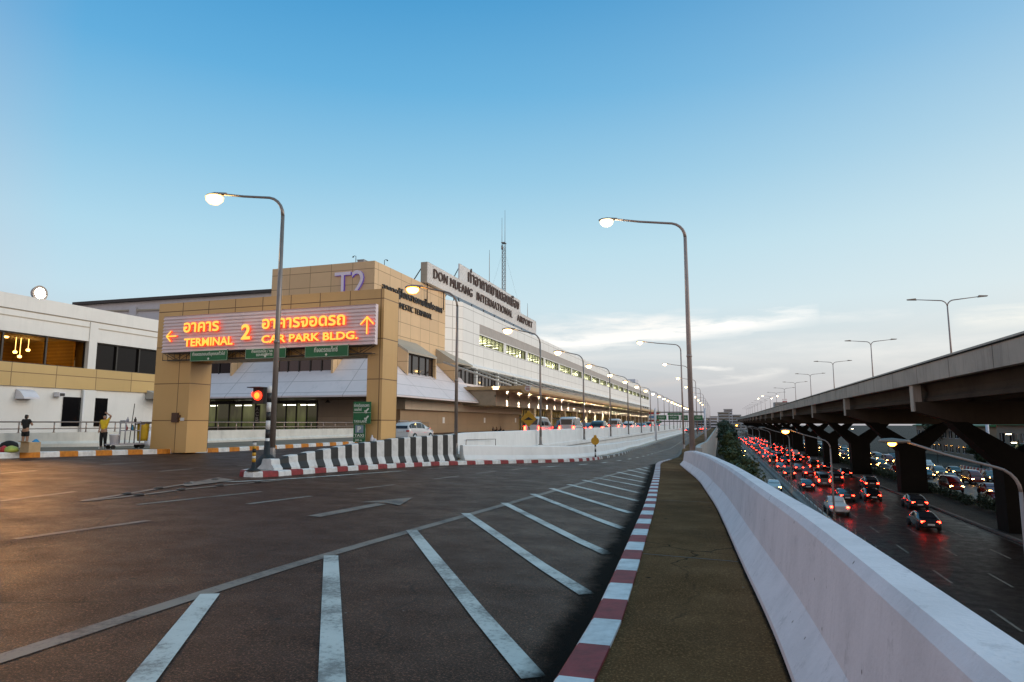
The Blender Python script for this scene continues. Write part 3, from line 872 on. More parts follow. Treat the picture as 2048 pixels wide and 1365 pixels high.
# --- three green hanging signs
def green_sign(p0, p1, lines, label):
    a = pY(*p0, SY-.02); b = pY(*p1, SY-.02)
    t = thing('hanging_sign', label, 'sign', ((a.x+b.x)/2, SY, b.z), 'green lane signs under the arch')
    mb = MB(); mb.box((a.x, SY-.06, b.z), (b.x, SY-.015, a.z)); mb.build('panel', 'sign_green', t, bevel=.006)
    mb = MB(); w = .02
    for q in ((a.x,b.z,b.x,b.z+w),(a.x,a.z-w,b.x,a.z),(a.x,b.z,a.x+w,a.z),(b.x-w,b.z,b.x,a.z)):
        mb.box((q[0]+.012, SY-.064, q[1]+(.012 if q[1] == b.z else -.012)), (q[2]-.0, SY-.058, q[3]-.0))
    mb.build('border', 'sign_text', t)
    H = a.z-b.z; W = b.x-a.x
    for (s, fx, fz, fw, fh) in lines:
        text_mesh(s, 'lettering', (a.x+W*fx, SY-.0635, b.z+H*fz), RV, UV, W*fw, H*fh, .006, 'sign_text', t, .012)
    c = ((a.x+b.x)/2, b.z+H*.20); s = H*.12
    mb = MB(); mb.prism([(c[0]-s,SY-.066,c[1]),(c[0],SY-.066,c[1]-s),(c[0]+s,SY-.066,c[1]),(c[0],SY-.066,c[1]+s)], (0,0,0), (0,.008,0)); mb.build('diamond', 'sign_text', t)
green_sign((382.5,702), (455,721), [('ที่จอดรถยนต์บุคคลทั่วไป', .06, .40, .88, .44)], 'green hanging sign with one long line of Thai, leftmost under the neon board')
green_sign((492.5,698.5), (572,716), [('ที่จอดรถบัส / รถ', .16, .58, .52, .34), ('และคนพิการ', .28, .24, .40, .30)], 'green hanging sign with two lines of Thai, partly behind the lamp pole')
green_sign((611.5,692.5), (697,713), [('ที่จอดรถแท็กซี่', .22, .42, .54, .46)], 'green hanging sign with one short line of Thai, nearest the right arch column')

# ================================================================== LEFT WING BUILDING
WX = -34.; WY0, WY1 = -6., 36.
def wr(px, py): return pX(px, py, WX)
wing = thing('wing_building', 'long white two storey building with a tan band and brown windows behind the railing', 'building', (WX-8, 15, 0))
zt = wr(0,583).z; zb1 = wr(0,723).z; zb0 = wr(0,770.5).z; zw1 = wr(0,660).z; zw0 = zb1
yA = wr(176,700).y; yB = wr(192,700).y; 
zl1 = wr(0,613.5).z; zl2 = wr(0,627).z
mb = MB()
mb.box((WX-18, WY0, -.6), (WX-.02, WY1, zb0)); mb.build('lower_wall', 'white_render', wing)
mb = MB(); mb.box((WX-18, WY0, zb0), (WX+.10, WY1+.06, zb1)); mb.build('tan_band', 'tan_band', wing)
mb = MB(); mb.box((WX-18, WY0, zw1), (WX, WY1, zl1-.05)); mb.build('upper_wall', 'white_render', wing)
mb = MB(); mb.box((WX-18, WY0, zl1-.05), (WX-.06, WY1, zl1+.02)); mb.build('shadow_gap', 'taupe_clad', wing)
mb = MB(); mb.box((WX-18, WY0, zl1+.02), (WX+.03, WY1+.02, zt)); mb.build('parapet', 'white_render', wing, bevel=.02)
# thin ledge line broken by the pilaster
mb = MB(); mb.box((WX-.01, WY0, zl2-.05), (WX+.03, yA, zl2)); mb.box((WX-.01, yB, zl2-.05), (WX+.03, WY1, zl2)); mb.build('ledge', 'taupe_clad', wing)
mb = MB(); mb.box((WX-.9, yA, zw0), (WX+.06, yB, zl1-.05)); mb.build('pilaster', 'white_render', wing, bevel=.01)
# window strips: glazing set back, mullions, pictures and lamps inside the lit room
def strip_window(y0, y1, gl, n, mul):
    mb = MB(); mb.box((WX-.35, y0, zw0), (WX-.32, y1, zw1)); w = mb.build('window', gl, wing)
    mb = MB()
    for i in range(n+1):
        y = y0+(y1-y0)*i/n; mb.box((WX-.32, y-.045, zw0), (WX-.20, y+.045, zw1))
    mb.box((WX-.319, y0, zw0), (WX-.19, y1, zw0+.06)); mb.box((WX-.319, y0, zw1-.06), (WX-.19, y1, zw1))
    mb.build('frame', 'frame_dark', w)
    return w
w1 = strip_window(WY0, yA, 'glass_clear', 15, 0)
strip_window(yB, WY1, 'glass_black', 5, 0)
# lit room behind the left strip: back wall, ceiling, framed pictures, hanging lamps
yR0 = wr(4,700).y
mb = MB(); mb.box((WX-5.2, WY0, zw0-.5), (WX-5.1, yA-.1, zw1+.6)); mb.build('room_wall', 'room_wall', wing)
mb = MB(); mb.box((WX-5.1, yA-.55, zw0-.5), (WX-.4, yA-.45, zw1+.6)); mb.build('room_wall', 'room_wall', wing)
mb = MB(); mb.box((WX-5.1, WY0, zw1+.45), (WX-.4, yA-.1, zw1+.5)); mb.build('room_ceiling', 'room_wall', wing)
mb = MB(); mb.box((WX-5.1, WY0, zw0-.4), (WX-.4, yA-.1, zw0-.35)); mb.build('room_floor', 'letter_brown', wing)
for k, px in enumerate((78, 101, 121, 137, 157)):
    a = pX(px-6, 693, WX-5.05); b = pX(px+6, 716, WX-5.05)
    mb = MB(); mb.box((WX-5.08, a.y, b.z), (WX-5.02, b.y, a.z), mi=0); mb.box((WX-5.04, a.y+.25, b.z+.3), (WX-5.01, b.y-.2, a.z-.25), mi=1)
    mb.build('framed_picture', ['frame_dark', 'picture_print'], wing)
for px, py in ((30,705),(39,714),(56,701),(13,674),(1,668)):
    p = pX(px, py, WX-2.2)
    mb = MB(); mb.lathe(p, [(.02,.10),(.09,.06),(.11,0),(.07,-.06)], 10); mb.tube([p+Vector((0,0,.1)), (p.x,p.y,zw1+.44)], .01, 5); mb.build('room_lamp', 'bulb_small', wing)
# ground floor openings, vents, pipe
def wbox(p0, p1, d0, d1, name, mat, **kw):
    a = wr(*p0); b = wr(*p1); mb = MB(); mb.box((WX+d0, a.y, b.z), (WX+d1, b.y, a.z)); return mb.build(name, mat, wing, **kw)
wf = wbox((127,794), (160,853), -.0, .03, 'dark_opening', 'glass_black')
wf = wbox((181,796), (211,853), -.0, .03, 'dark_opening', 'glass_black')
wbox((163,780), (180,900), -.01, .10, 'pilaster', 'white_render')
a = wr(165,781); b = wr(165,900)
mb = MB(); mb.tube([(WX+.14, a.y, a.z), (WX+.14, a.y, -.3)], .05, 8); mb.build('downpipe', 'sign_white', wing)
a = wr(32,778); b = wr(62,799)
mb = MB(); mb.prism([(WX,a.y,a.z),(WX+.30,a.y,a.z-.12),(WX+.62,a.y,a.z-.42),(WX+.62,a.y,b.z),(WX,a.y,b.z)], (0,0,0), (0,b.y-a.y,0)); mb.build('vent_hood', 'plastic_white', wing, bevel=.01)
a = wr(108,785); b = wr(119,794)
mb = MB(); mb.box((WX,a.y,b.z),(WX+.4,b.y,a.z)); mb.box((WX+.4,a.y+.03,b.z+.03),(WX+.42,b.y-.03,a.z-.05),mi=1); mb.build('wall_lamp', ['plastic_white','frame_dark'], wing, bevel=.008)
a = wr(291,790)
mb = MB(); mb.prism([(WX,a.y,a.z+.3),(WX+1.3,a.y,a.z-.1),(WX+1.3,a.y,a.z-.25),(WX,a.y,a.z-.25)], (0,0,0), (0,1.6,0)); mb.build('awning', 'concrete_grey', wing)
# floodlight on the wing roof (bright lamp at far left)
FLP = pX(82, 588, WX-.3)
fl = thing('floodlight', 'brightly burning floodlight on the roof edge of the white building at far left', 'floodlight', (FLP.x, FLP.y, zt))
mb = MB(); mb.tube([(FLP.x-.3,FLP.y,zt-.05),(FLP.x-.3,FLP.y,FLP.z-.05),(FLP.x-.12,FLP.y-.06,FLP.z)], .04, 6); mb.build('bracket', 'steel_dark', fl)
mb = MB(); mb.lathe(FLP-Vector((.12,.1,0)), [(.16,-.22),(.34,-.05),(.40,.14),(.42,.20)], 16, axis='x'); mb.build('housing', 'steel_grey', fl)
mb = MB(); mb.lathe(FLP-Vector((0,.1,0)), [(.38,0),(.33,.06),(.18,.12),(.02,.14)], 16, axis='x'); mb.build('lamp_glass', 'bulb_white', fl)

# ================================================================== HALL BEHIND
HY = 84.
a = pY(158,605,HY); b = pY(560,587.5,HY)
hall = thing('rear_hall', 'pale lilac hall with a dark roof edge rising behind the white wing', 'building', ((a.x+b.x)/2, HY+15, 0))
mb = MB()
mb.prism([(a.x,HY,0),(b.x+6,HY,0),(b.x+6,HY,b.z+.2),(a.x,HY,a.z-.5)], (0,0,0), (0,40,0)); mb.build('wall', 'hall_white', hall)
mb = MB(); mb.prism([(a.x-.8,HY-.6,a.z-.55),(b.x+6,HY-.6,b.z+.2),(b.x+6,HY-.6,b.z+.65),(a.x-.8,HY-.6,a.z-.05)], (0,0,0), (0,42,0)); mb.build('roof', 'dark_trim', hall)
mb = MB()
for px in (267, 371, 480):
    p = pY(px, 640, HY); mb.box((p.x-.7,HY-.35,0),(p.x+.7,HY,p.z+2.2))
mb.build('pilaster', 'hall_white', hall)
p0 = pY(200,617,HY); 
mb = MB()
for x0, x1 in ((205,264),(274,366),(376,476)):
    q0 = pY(x0,621.5-(x0-205)*.028,HY); q1 = pY(x1,621.5-(x1-205)*.028,HY)
    mb.prism([(q0.x,HY-.22,q0.z-.28),(q1.x,HY-.22,q1.z-.28),(q1.x,HY-.22,q1.z),(q0.x,HY-.22,q0.z)], (0,0,0), (0,.21,0))
mb.build('ledge', 'taupe_clad', hall)

# ================================================================== TERMINAL BUILDING
XB = -33.8; YF = 59.; XL = pY(545,541,YF).x; ZT = 18.4; YT = pX(891,588,XB).y
term = thing('terminal_building', 'long terminal with tan corner tower, white upper floors, lit windows and sloped white skirt', 'building', (-45, 110, 0))
mb = MB(); mb.box((XL, YF, 8.6), (XB, YT, ZT)); mb.build('tan_tower', 'tan_clad', term)
mb = MB(); mb.box((XL+.3, YF+.3, ZT-.02), (XB-.3, YT-.3, ZT+.0)); mb.build('roof', 'roof_grey', term)
mb = MB(); mb.box((-64, YF+.0, 8.9), (XL, YT, 12.2)); mb.build('side_block', 'tan_clad', term)
mb = MB(); mb.box((-64, YF+2.5, -.4), (XB-1.6, YT+60, 8.9)); mb.build('core', 'beige_wall', term)
# sloped skirt, front and side with a hip at the corner
SKO = 5.0; ZS1 = 8.9; ZS0 = 4.16
YC = pX(1060,775,-22.).y                                # canopy starts here
ye = YC+.3
A_ = (XB, YF); 
mb = MB()
mb.poly([(-64,YF-SKO,ZS0),(XB+SKO,YF-SKO,ZS0),(XB,YF,ZS1),(-64,YF,ZS1)])
mb.poly([(XB+SKO,YF-SKO,ZS0),(XB+SKO,ye,ZS0),(XB,ye+3.4,ZS1),(XB,YF,ZS1)])
mb.poly([(-64,YF-SKO,ZS0-.16),(XB+SKO,YF-SKO,ZS0-.16),(XB+SKO,YF-SKO,ZS0),(-64,YF-SKO,ZS0)])
mb.poly([(XB+SKO,YF-SKO,ZS0-.16),(XB+SKO,ye,ZS0-.16),(XB+SKO,ye,ZS0),(XB+SKO,YF-SKO,ZS0)])
mb.build('skirt_roof', 'skirt_clad', term, recalc=False)
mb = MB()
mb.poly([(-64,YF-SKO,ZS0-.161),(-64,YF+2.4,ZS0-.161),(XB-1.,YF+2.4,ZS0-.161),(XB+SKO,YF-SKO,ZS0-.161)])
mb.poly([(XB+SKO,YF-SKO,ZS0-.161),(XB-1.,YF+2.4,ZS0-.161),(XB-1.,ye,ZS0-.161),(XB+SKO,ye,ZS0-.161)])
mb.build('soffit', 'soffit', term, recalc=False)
# dormers cut through the skirt: tan cheeks, taupe sloped top, dark window
def dormer_side(y0, y1, xo=-31.2, nm=4, gl='glass_warm', end=True):
    zt0, zt1 = 10.9, 9.12; zb_ = 6.72
    mb = MB()
    prof = [(XB-.1,zt0),(xo,zt1),(xo,zb_-.15),(XB-.1,zb_+2.1)]
    for y, d in ((y0, .22), (y1-.22, .22)):
        mb = MB(); mb.prism([(x,y,z) for x, z in prof], (0,0,0), (0,d,0)); mb.build('dormer_cheek', 'tan_clad', term)
    mb = MB(); mb.prism([(XB-.1,y0,zt0+.01),(xo+.06,y0,zt1+.01),(xo+.06,y0,zt1-.22),(XB-.1,y0,zt0-.3)], (0,-.02,0), (0,y1-y0+.02,0)); mb.build('dormer_roof', 'taupe_clad', term)
    window_band_x(y0+.22, y1-.22, xo-.45, zb_, zt1-.18, nm, gl)
def window_band_x(y0, y1, x, z0, z1, nm, gl, fr='frame_dark'):
    mb = MB(); mb.box((x-.06, y0, z0), (x, y1, z1)); w = mb.build('window', gl, term)
    mb = MB()
    for i in range(nm+1):
        y = y0+(y1-y0)*i/nm; mb.box((x, y-.06, z0), (x+.1, y+.06, z1))
    mb.box((x, y0, z0-.08), (x+.12, y1, z0+.06)); mb.box((x, y0, z1-.14), (x+.12, y1, z1))
    mb.build('frame', fr, w)
def window_band_y(x0, x1, y, z0, z1, nm, gl, fr='frame_dark'):
    mb = MB(); mb.box((x0, y, z0), (x1, y+.06, z1)); w = mb.build('window', gl, term)
    mb = MB()
    for i in range(nm+1):
        x = x0+(x1-x0)*i/nm; mb.box((x-.06, y-.1, z0), (x+.06, y, z1))
    mb.box((x0, y-.12, z0-.08), (x1, y, z0+.06)); mb.box((x0, y-.12, z1-.14), (x1, y, z1))
    mb.build('frame', fr, w)
def dormer_front(x0, x1, nm=4, gl='glass_dark'):
    yo = YF-2.6; zt0, zt1, zb_ = 10.9, 9.12, 6.62
    mb = MB()
    prof = [(YF+.1,zt0),(yo,zt1),(yo,zb_-.15),(YF+.1,zb_+2.1)]
    for x in (x0, x1-.22):
        mb = MB(); mb.prism([(x,y,z) for y, z in prof], (0,0,0), (.22,0,0)); mb.build('dormer_cheek', 'tan_clad', term)
    mb = MB(); mb.prism([(x0,YF+.1,zt0+.01),(x0,yo-.06,zt1+.01),(x0,yo-.06,zt1-.22),(x0,YF+.1,zt0-.3)], (-.02,0,0), (x1-x0+.02,0,0)); mb.build('dormer_roof', 'taupe_clad', term)
    window_band_y(x0+.22, x1-.22, yo+.4, zb_, zt1-.18, nm, gl)
y0 = pX(815,720,-31.2).y; y1 = pX(873,720,-31.2).y
dormer_side(y0, y1, nm=4)
YD2 = pX(911,740,-31.2).y
x1 = pY(464,740,YF-2.6).x; dormer_front(x1-7.5, x1, 4, 'glass_black')
x0 = pY(546,735,YF-2.6).x; x1 = pY(666,735,YF-2.6).x; dormer_front(x0, x1, 5, 'glass_warm')
# white upper floors, long facade with an angled return next to the tower
XW = -32.3; YW0 = pX(926,640,XW).y; YE = pX(1298,790,XW).y
ZWt = HC+.499*abs(XW); ZWb = HC+.236*abs(XW)
bt = HC+.4365*abs(XW); bb = HC+.394*abs(XW); wt = HC+.390*abs(XW); wb = HC+.343*abs(XW)
mb = MB()
mb.box((XW-16, YW0, bt), (XW, YE, ZWt)); mb.build('facade_top', 'white_clad', term)
mb = MB()
mb.box((XW-16, YW0, ZWb+.5), (XW, YE, wb))
mb.prism([(XW,YW0,ZWb+.5),(XW+.55,YW0,ZWb+.12),(XW+.55,YW0,ZWb-.10),(XW+.2,YW0,ZWb-.28),(XW-3,YW0,ZWb-.1),(XW-3,YW0,ZWb+.5)], (0,0,0), (0,YE-YW0,0))
mb.build('facade_lower', 'white_clad', term)
yw1 = pX(959,670,XW).y
mb = MB(); mb.box((XW-1, YW0, wb), (XW, yw1, bt)); mb.build('facade_end', 'white_clad', term)
mb = MB(); mb.prism([(XB,YT,ZWb-.2),(XW,YW0,ZWb-.2),(XW,YW0+.02,ZWb-.2),(XB-1,YW0+.02,ZWb-.2)], (0,0,0), (0,0,HC+.478*abs(XB)-ZWb+.2)); mb.build('facade_return', 'white_clad', term)
mb = MB(); mb.box((XW-1, yw1, bb+.01), (XW-.04, YE, bt)); mb.build('grey_band', 'grey_band', term)
mb = MB(); mb.box((XW-1, yw1, wt), (XW-.02, YE, bb+.01)); mb.build('lintel', 'white_clad', term)
mb = MB(); mb.box((XW-16, YW0+.2, ZWt-.03), (XW-.25, YE-.2, ZWt-.01)); mb.build('roof', 'roof_grey', term)
# 19 lit office windows of equal length
NWIN = 19; per = (YE-.3-yw1)/NWIN
mb = MB(); mb.box((XW-6, yw1, wt-.02), (XW-.4, YE-.2, wt-.01)); mb.build('office_ceiling', 'sign_white', term)
mb = MB(); mb.box((XW-6.2, yw1, wb), (XW-6, YE-.2, wt)); mb.build('office_wall', 'office_wall', term)
for i in range(NWIN):
    a = yw1+per*i; b = a+per*.90
    mb = MB(); mb.box((XW-.30, a, wb), (XW-.26, b, wt)); w = mb.build('window', 'glass_office', term)
    mb = MB()
    for k in range(7): y = a+(b-a)*k/6; mb.box((XW-.26, y-.06, wb), (XW-.16, y+.06, wt))
    mb.box((XW-.26, a, wb), (XW-.15, b, wb+.07)); mb.box((XW-.26, a, wt-.07), (XW-.15, b, wt)); mb.build('frame', 'frame_dark', w)
    mb = MB(); mb.box((XW-1, b, wb), (XW, a+per, wt)); mb.build('window_pier', 'white_clad', term)
    for k in range(4):
        y = a+(b-a)*(k+.4)/4; mb = MB(); mb.box((XW-2.6, y-.30, wt-.48), (XW-1.5, y+.30, wt-.40)); mb.build('ceiling_light', 'tube_white', term)
# lower window row with white posts, under the facade overhang
XR_ = -33.0; zr0 = HC+.166*31.2; zr1 = ZWb-.05
prof = [(XB-.1,10.9),(-31.2,9.12),(-31.2,6.57),(XB-.1,8.82)]
mb = MB(); mb.prism([(x,YD2-.25,z) for x, z in prof], (0,0,0), (0,.25,0)); mb.build('dormer_cheek', 'tan_clad', term)
mb = MB(); mb.prism([(XB-.1,YD2-.26,10.91),(-31.14,YD2-.26,9.13),(-31.14,YD2-.26,8.95),(XB-.1,YD2-.26,8.95)], (0,-0.0,0), (0,YW0-YD2+1.,0)); mb.build('dormer_roof', 'taupe_clad', term)
nb = int((YE-YD2)/9.2); 
for i in range(nb):
    a = YD2+i*9.2; b = a+8.7
    window_band_x(a, b, -32.2, zr0, zr1, 6, 'glass_warm' if i < 3 else 'glass_dark')
    mb = MB(); mb.box((-32.4, b, zr0-.1), (-31.7, b+.5, zr1)); mb.build('post', 'white_clad', term)
mb = MB(); mb.prism([(-32.4,YD2,zr0-.02),(-31.25,YD2,zr0-.05),(-31.25,YD2,zr0-.35),(-32.4,YD2,zr0-.3)], (0,0,0), (0,YE-YD2,0)); mb.build('sill', 'skirt_clad', term)
# ground floor: shop front behind the front skirt, brown wall along the side
gy = YF+2.2
def gf(px, py): return pY(px, py, gy)
shops = []
def shop(xa, xb, z0, z1, n, gl):
    mb = MB(); mb.box((xa, gy, z0), (xb, gy+.05, z1)); w = mb.build('shop_window', gl, term)
    mb = MB()
    for i in range(n+1):
        x = xa+(xb-xa)*i/n; mb.box((x-.07, gy-.09, z0), (x+.07, gy, z1))
    mb.box((xa, gy-.1, z1), (xb, gy, z1+.42)); mb.build('frame', 'frame_dark', w)
za = gf(450,809).z
a = gf(366,830).x; b = gf(538,830).x; c = gf(552,830).x; d = gf(635,830).x
shop(a-6, b, -.3, za, 10, 'shop_lit'); shop(c, d, -.3, za, 4, 'shop_lit')
mb = MB(); mb.box((b, gy-.2, -.3), (c, gy+.1, ZS0)); mb.build('pillar', 'beige_wall', term)
mb = MB(); mb.box((d, gy-.02, -.3), (XB-1, gy+.1, ZS0)); mb.build('panel_wall', 'beige_wall', term)
mb = MB(); mb.box((a-6, gy-.03, za+.42), (d, gy+.1, ZS0)); mb.build('panel_wall', 'beige_wall', term)
for px in (387, 407, 429, 479, 497, 575, 587, 610, 623):
    p = gf(px, 811); mb = MB(); mb.box((p.x-.55, gy-.02+.0, za-.20), (p.x+.45, gy-.012, za-.12)); mb.build('ceiling_light', 'tube_white', term)
for px in (383, 467, 559, 656):
    p = pY(px, 796, YF-1.); mb = MB(); mb.lathe((p.x, YF-1., ZS0-.55), [(.02,.4),(.03,.28),(.30,0),(.27,0)], 12); mb.build('downlight', 'steel_dark', term)
# vertical shop banners
for px, s in ((514,'ACB'),):
    p = gf(px, 845); mb = MB(); mb.box((p.x-.35, gy-.06, p.z-.1), (p.x+.35, gy-.02, p.z+1.9)); mb.build('banner', 'frame_dark', term)
    for k, ch in enumerate('ACB'):
        text_mesh(ch, 'lettering', (p.x-.24, gy-.07, p.z+1.25-.55*k), RV, UV, .48, .45, .01, 'sign_text', term, .02)
XBW = -31.5; YBW = pX(1038,850,XBW).y
mb = MB(); mb.box((XBW-.6, YF+2., -.4), (XBW, YBW, 2.95)); mb.build('side_wall', 'brown_wall', term)
mb = MB(); mb.box((XBW-.6, YF+2., 2.95), (XBW+.55, YBW, ZS0-.18)); mb.build('bulkhead', 'beige_wall', term)
for px in (887, 969, 1031):
    p = pX(px, 841, XBW); mb = MB(); mb.box((XBW, p.y-.3, p.z-.35), (XBW+.03, p.y+.3, p.z+.35)); mb.build('notice', 'sign_white', term)
# ---- canopy with round nose edge, wall washers and columns
XC = -22.; zct = HC+.21*22; zcb = HC+.166*22; YCE = 262.
cap_ = [(XB,zct-.1),(XC-.35,zct),(XC-.1,zct-.12),(XC,zct-.35),(XC,zcb+.3),(XC-.12,zcb+.08),(XC-.4,zcb),(XC-.8,zcb+.02),(XC-1.2,zcb+.5),(XB,zcb+.5)]
mb = MB(); mb.prism([(x,YC,z) for x, z in cap_], (0,0,0), (0,YCE-YC,0)); mb.build('canopy', 'canopy_tan', term)
mb = MB(); mb.tube([(XC+.08,YC+.6,zct+.02),(XC+.08,YCE,zct+.02)], .05, 6); mb.build('canopy_rail', 'rail_steel', term)
p = pY(1055.5,777,YC-.02)
mb = MB(); mb.lathe((p.x,YC-.06,p.z), [(.38,0),(.38,.05)], 18, axis='y'); 
for q in (-.19, 0, .19): mb.box((p.x-.26,YC-.075,p.z+q-.05),(p.x+.26,YC-.06,p.z+q+.05),mi=1)
mb.build('round_sign', ['sign_white', 'kerb_red'], term)
XP = -26.6; zp0 = HC+.083*abs(XP)
mb = MB(); mb.box((XBW-.4, YC+.5, zp0), (XP, YCE, zcb+.48)); mb.build('beam', 'beam_grey', term)
yc0 = pX(988,793,XP).y; yc1 = pX(1014,793,XP).y; dy = (pX(1058,793,XP).y-pX(988,793,XP).y)/3.
zc = HC+.127*abs(XP)
k = 0; Y = yc0
lampdata = bpy.data.lights.new('washer', 'SPOT'); lampdata.energy = 2400; lampdata.spot_size = rad(64); lampdata.spot_blend = .5; lampdata.color = (1., .92, .78); lampdata.shadow_soft_size = .03
while Y < YCE-1 and k < 46:
    mb = MB(); mb.lathe((XP+.16,Y,zc-.13), [(.06,0),(.075,.0),(.075,.26),(.06,.26)], 8); mb.build('wall_washer', 'steel_dark', term)
    for s in (-1, 1):
        o = bpy.data.objects.new('washer_lamp', lampdata); COL.objects.link(o); o.location = (XP+.17, Y, zc+s*.14); o.rotation_euler = (0 if s < 0 else math.pi, 0, 0)
        off = term.location; o.location = Vector(o.location)-off; o.parent = term
    Y += dy; k += 1
XCOL = -26.9; cy0 = pX(1098,850,XCOL).y; cy1 = pX(1126,850,XCOL).y
Y = cy0-(cy1-cy0); k = 0
while Y < YCE and k < 22:
    mb = MB(); mb.box((XCOL-.45,Y-.45,-.4),(XCOL+.45,Y+.45,zp0-.0)); mb.build('column', 'beige_column', term, bevel=.05); Y += cy1-cy0; k += 1
mb = MB(); mb.box((XBW-.6, YBW, -.4), (XBW-.4, YCE, zp0)); mb.build('entrance_glazing', 'terminal_lit', term)
mb = MB()
Y = YBW
while Y < YCE: mb.box((XBW-.4, Y, -.4), (XBW-.3, Y+.25, zp0)); Y += 1.8
mb.box((XBW-.4, YBW, 2.3), (XBW-.28, YCE, 2.6)); mb.build('entrance_frame', 'frame_dark', term)
# diagonal struts from facade to canopy
Y = YC-1.; k = 0
while Y < YCE-4 and k < 20:
    mb = MB(); mb.tube([(-31.6,Y-3.5,ZWb-.3),(XC-2.4,Y+1,zct-.02)], .13, 6); mb.build('strut', 'concrete_grey', term); Y += 9.2; k += 1
mb = MB(); mb.box((-40, YE, -.4), (XW-.3, YE+60, 8.3)); mb.build('far_block', 'white_clad', term)
p = pX(1275,765,XW-6); mb = MB(); mb.box((XW-12,p.y-9,ZWt),(XW-6,p.y+4,p.z+1.0)); mb.build('roof_box', 'hall_white', term)
# ---- lettering on the tower
a = pY(672,547,YF); b = pY(703.5,590,YF); T2z1 = a.z; T2z0 = pY(690,593,YF).z
text_mesh('T', 'lettering', (a.x, YF, T2z0), RV, UV, pY(703.5,560,YF).x-a.x, T2z1-T2z0, .25, ['letter_lilac', 'neon_purple'], term, .0)
a2 = pY(705.5,560,YF); b2 = pY(732,560,YF)
text_mesh('2', 'lettering', (a2.x, YF, T2z0), RV, UV, b2.x-a2.x, T2z1-T2z0+.1, .25, ['letter_lilac', 'neon_purple'], term, .0)
RX = (0,1,0)
def side_text(s, px0, px1, pyt, pyb, X, mats, parent, depth=.12, bold=.0, track=1.12):
    a = pX(px0, pyt[0], X); b = pX(px1, pyt[1], X); z1 = (a.z+b.z)/2
    z0 = (pX(px0, pyb[0], X).z+pX(px1, pyb[1], X).z)/2
    return text_mesh(s, 'lettering', (X, a.y, z0), RX, UV, b.y-a.y, z1-z0, depth, mats, parent, bold, track=track)
side_text('อาคารผู้โดยสารภายในประเทศ', 764, 883.5, (566,609), (588,630.5), XB+.02, 'letter_dark', term, .14, .012, 1.)
side_text('DOMESTIC TERMINAL', 786, 863, (597,632), (610,642.5), XB+.02, 'letter_dark', term, .12, .0)
# ================================================================== ROOF SIGNS, MASTS
def roof_board(name, label, X, p_tl, p_bl, p_tr, depth, box):
    tl = pX(*p_tl, X); bl = pX(*p_bl, X); tr_ = pX(*p_tr, X)
    t = thing(name, label, 'sign', (X, (tl.y+tr_.y)/2, bl.z))
    zt = (tl.z+tr_.z)/2; zb = bl.z; n = 16; h = (zt-zb)/n; prof = []
    for i in range(n): prof += [(zb+i*h, 0), (zb+i*h+h*.4, 0), (zb+i*h+h*.5, -.06), (zb+i*h+h*.9, -.06)]
    prof.append((zt, 0))
    mb = MB(); mb.strip([[(X+d, y, z) for z, d in prof]+[(X-depth, y, zt), (X-depth, y, zb)] for y in (tl.y, tr_.y)], close=True)
    for y in (tl.y, tr_.y): mb.poly([(X+d, y, z) for z, d in prof]+[(X-depth, y, zt), (X-depth, y, zb)])
    mb.build('board', 'sign_white', t)
    mb = MB(); mb.box((X-depth-.01, tl.y-.04, zb), (X-.08, tl.y-.002, zt)) if box else None
    if box: mb.build('end_cap', 'taupe_clad', t)
    mb = MB(); y = tl.y+.6
    while y < tr_.y:
        mb.tube([(X-depth-.05,y,zt-.3),(X-depth-2.2,y,zb-.8)], .07, 5); mb.tube([(X-depth-.08,y,zt-.1),(X-depth-.08,y,16.5)], .07, 5); mb.tube([(X-.3,y,zb+.05),(X-.3,y,16.)], .07, 5); y += 5.
    mb.build('support_frame', 'steel_dark', t)
    return t
XS1 = XB+.6
rb = roof_board('roof_sign', 'long white corrugated roof sign with brown English letters', XS1, (855.7,524), (855.7,565.2), (1072.7,643.8), .9, True)
side_text('DON MUEANG', 867, 944, (537,580), (555.5,597), XS1+.02, 'letter_brown', rb, .14, .0)
side_text('INTERNATIONAL', 953, 1024, (586,621), (601,636), XS1+.02, 'letter_brown', rb, .14, .0)
side_text('AIRPORT', 1034, 1064, (629,645), (642.5,656.5), XS1+.02, 'letter_brown', rb, .14, .0)
XS2 = XB-3.2
rb2 = roof_board('roof_sign', 'taller white corrugated roof sign with brown Thai letters, set behind the English one', XS2, (919.6,527.5), (919.6,570), (1041,602), .25, False)
side_text('ท่าอากาศยานดอนเมือง', 936, 1037, (539,594), (569,617), XS2+.02, 'letter_brown', rb2, .16, .01, 1.05)
def tower_top(px, py, X): return pX(px, py, X)
XM = -41.
b0 = pX(1007.5,600,XM); lt = pX(1007.5,487,XM); t1 = pX(1010,421,XM); t2 = pX(1004,436,XM)
ma = thing('lattice_mast', 'slim steel lattice mast with two whip antennas rising above the Thai roof sign', 'mast', (XM, b0.y, ZWt))
mb = MB(); c = [(-.3,-.3),(.3,-.3),(.3,.3),(-.3,.3)]
for i in range(4):
    x, y = c[i]; mb.tube([(XM+x,b0.y+y,ZWt-.5),(XM+x,b0.y+y,lt.z)], .05, 5)
z = ZWt; k = 0
while z < lt.z-.9:
    for i in range(4):
        x, y = c[i]; x2, y2 = c[(i+1)%4]; mb.tube([(XM+x,b0.y+y,z),(XM+x2,b0.y+y2,z+.8)], .025, 4); mb.tube([(XM+x,b0.y+y,z),(XM+x2,b0.y+y2,z)], .025, 4)
    z += .8
mb.build('lattice', 'steel_grey', ma)
mb = MB(); mb.box((XM-.4,b0.y-.6,lt.z),(XM+.4,b0.y+.6,lt.z+.12)); mb.tube([(XM,t1.y,lt.z),(XM,t1.y,t1.z)], [.055,.03], 5); mb.build('whip_antenna', 'steel_grey', ma)
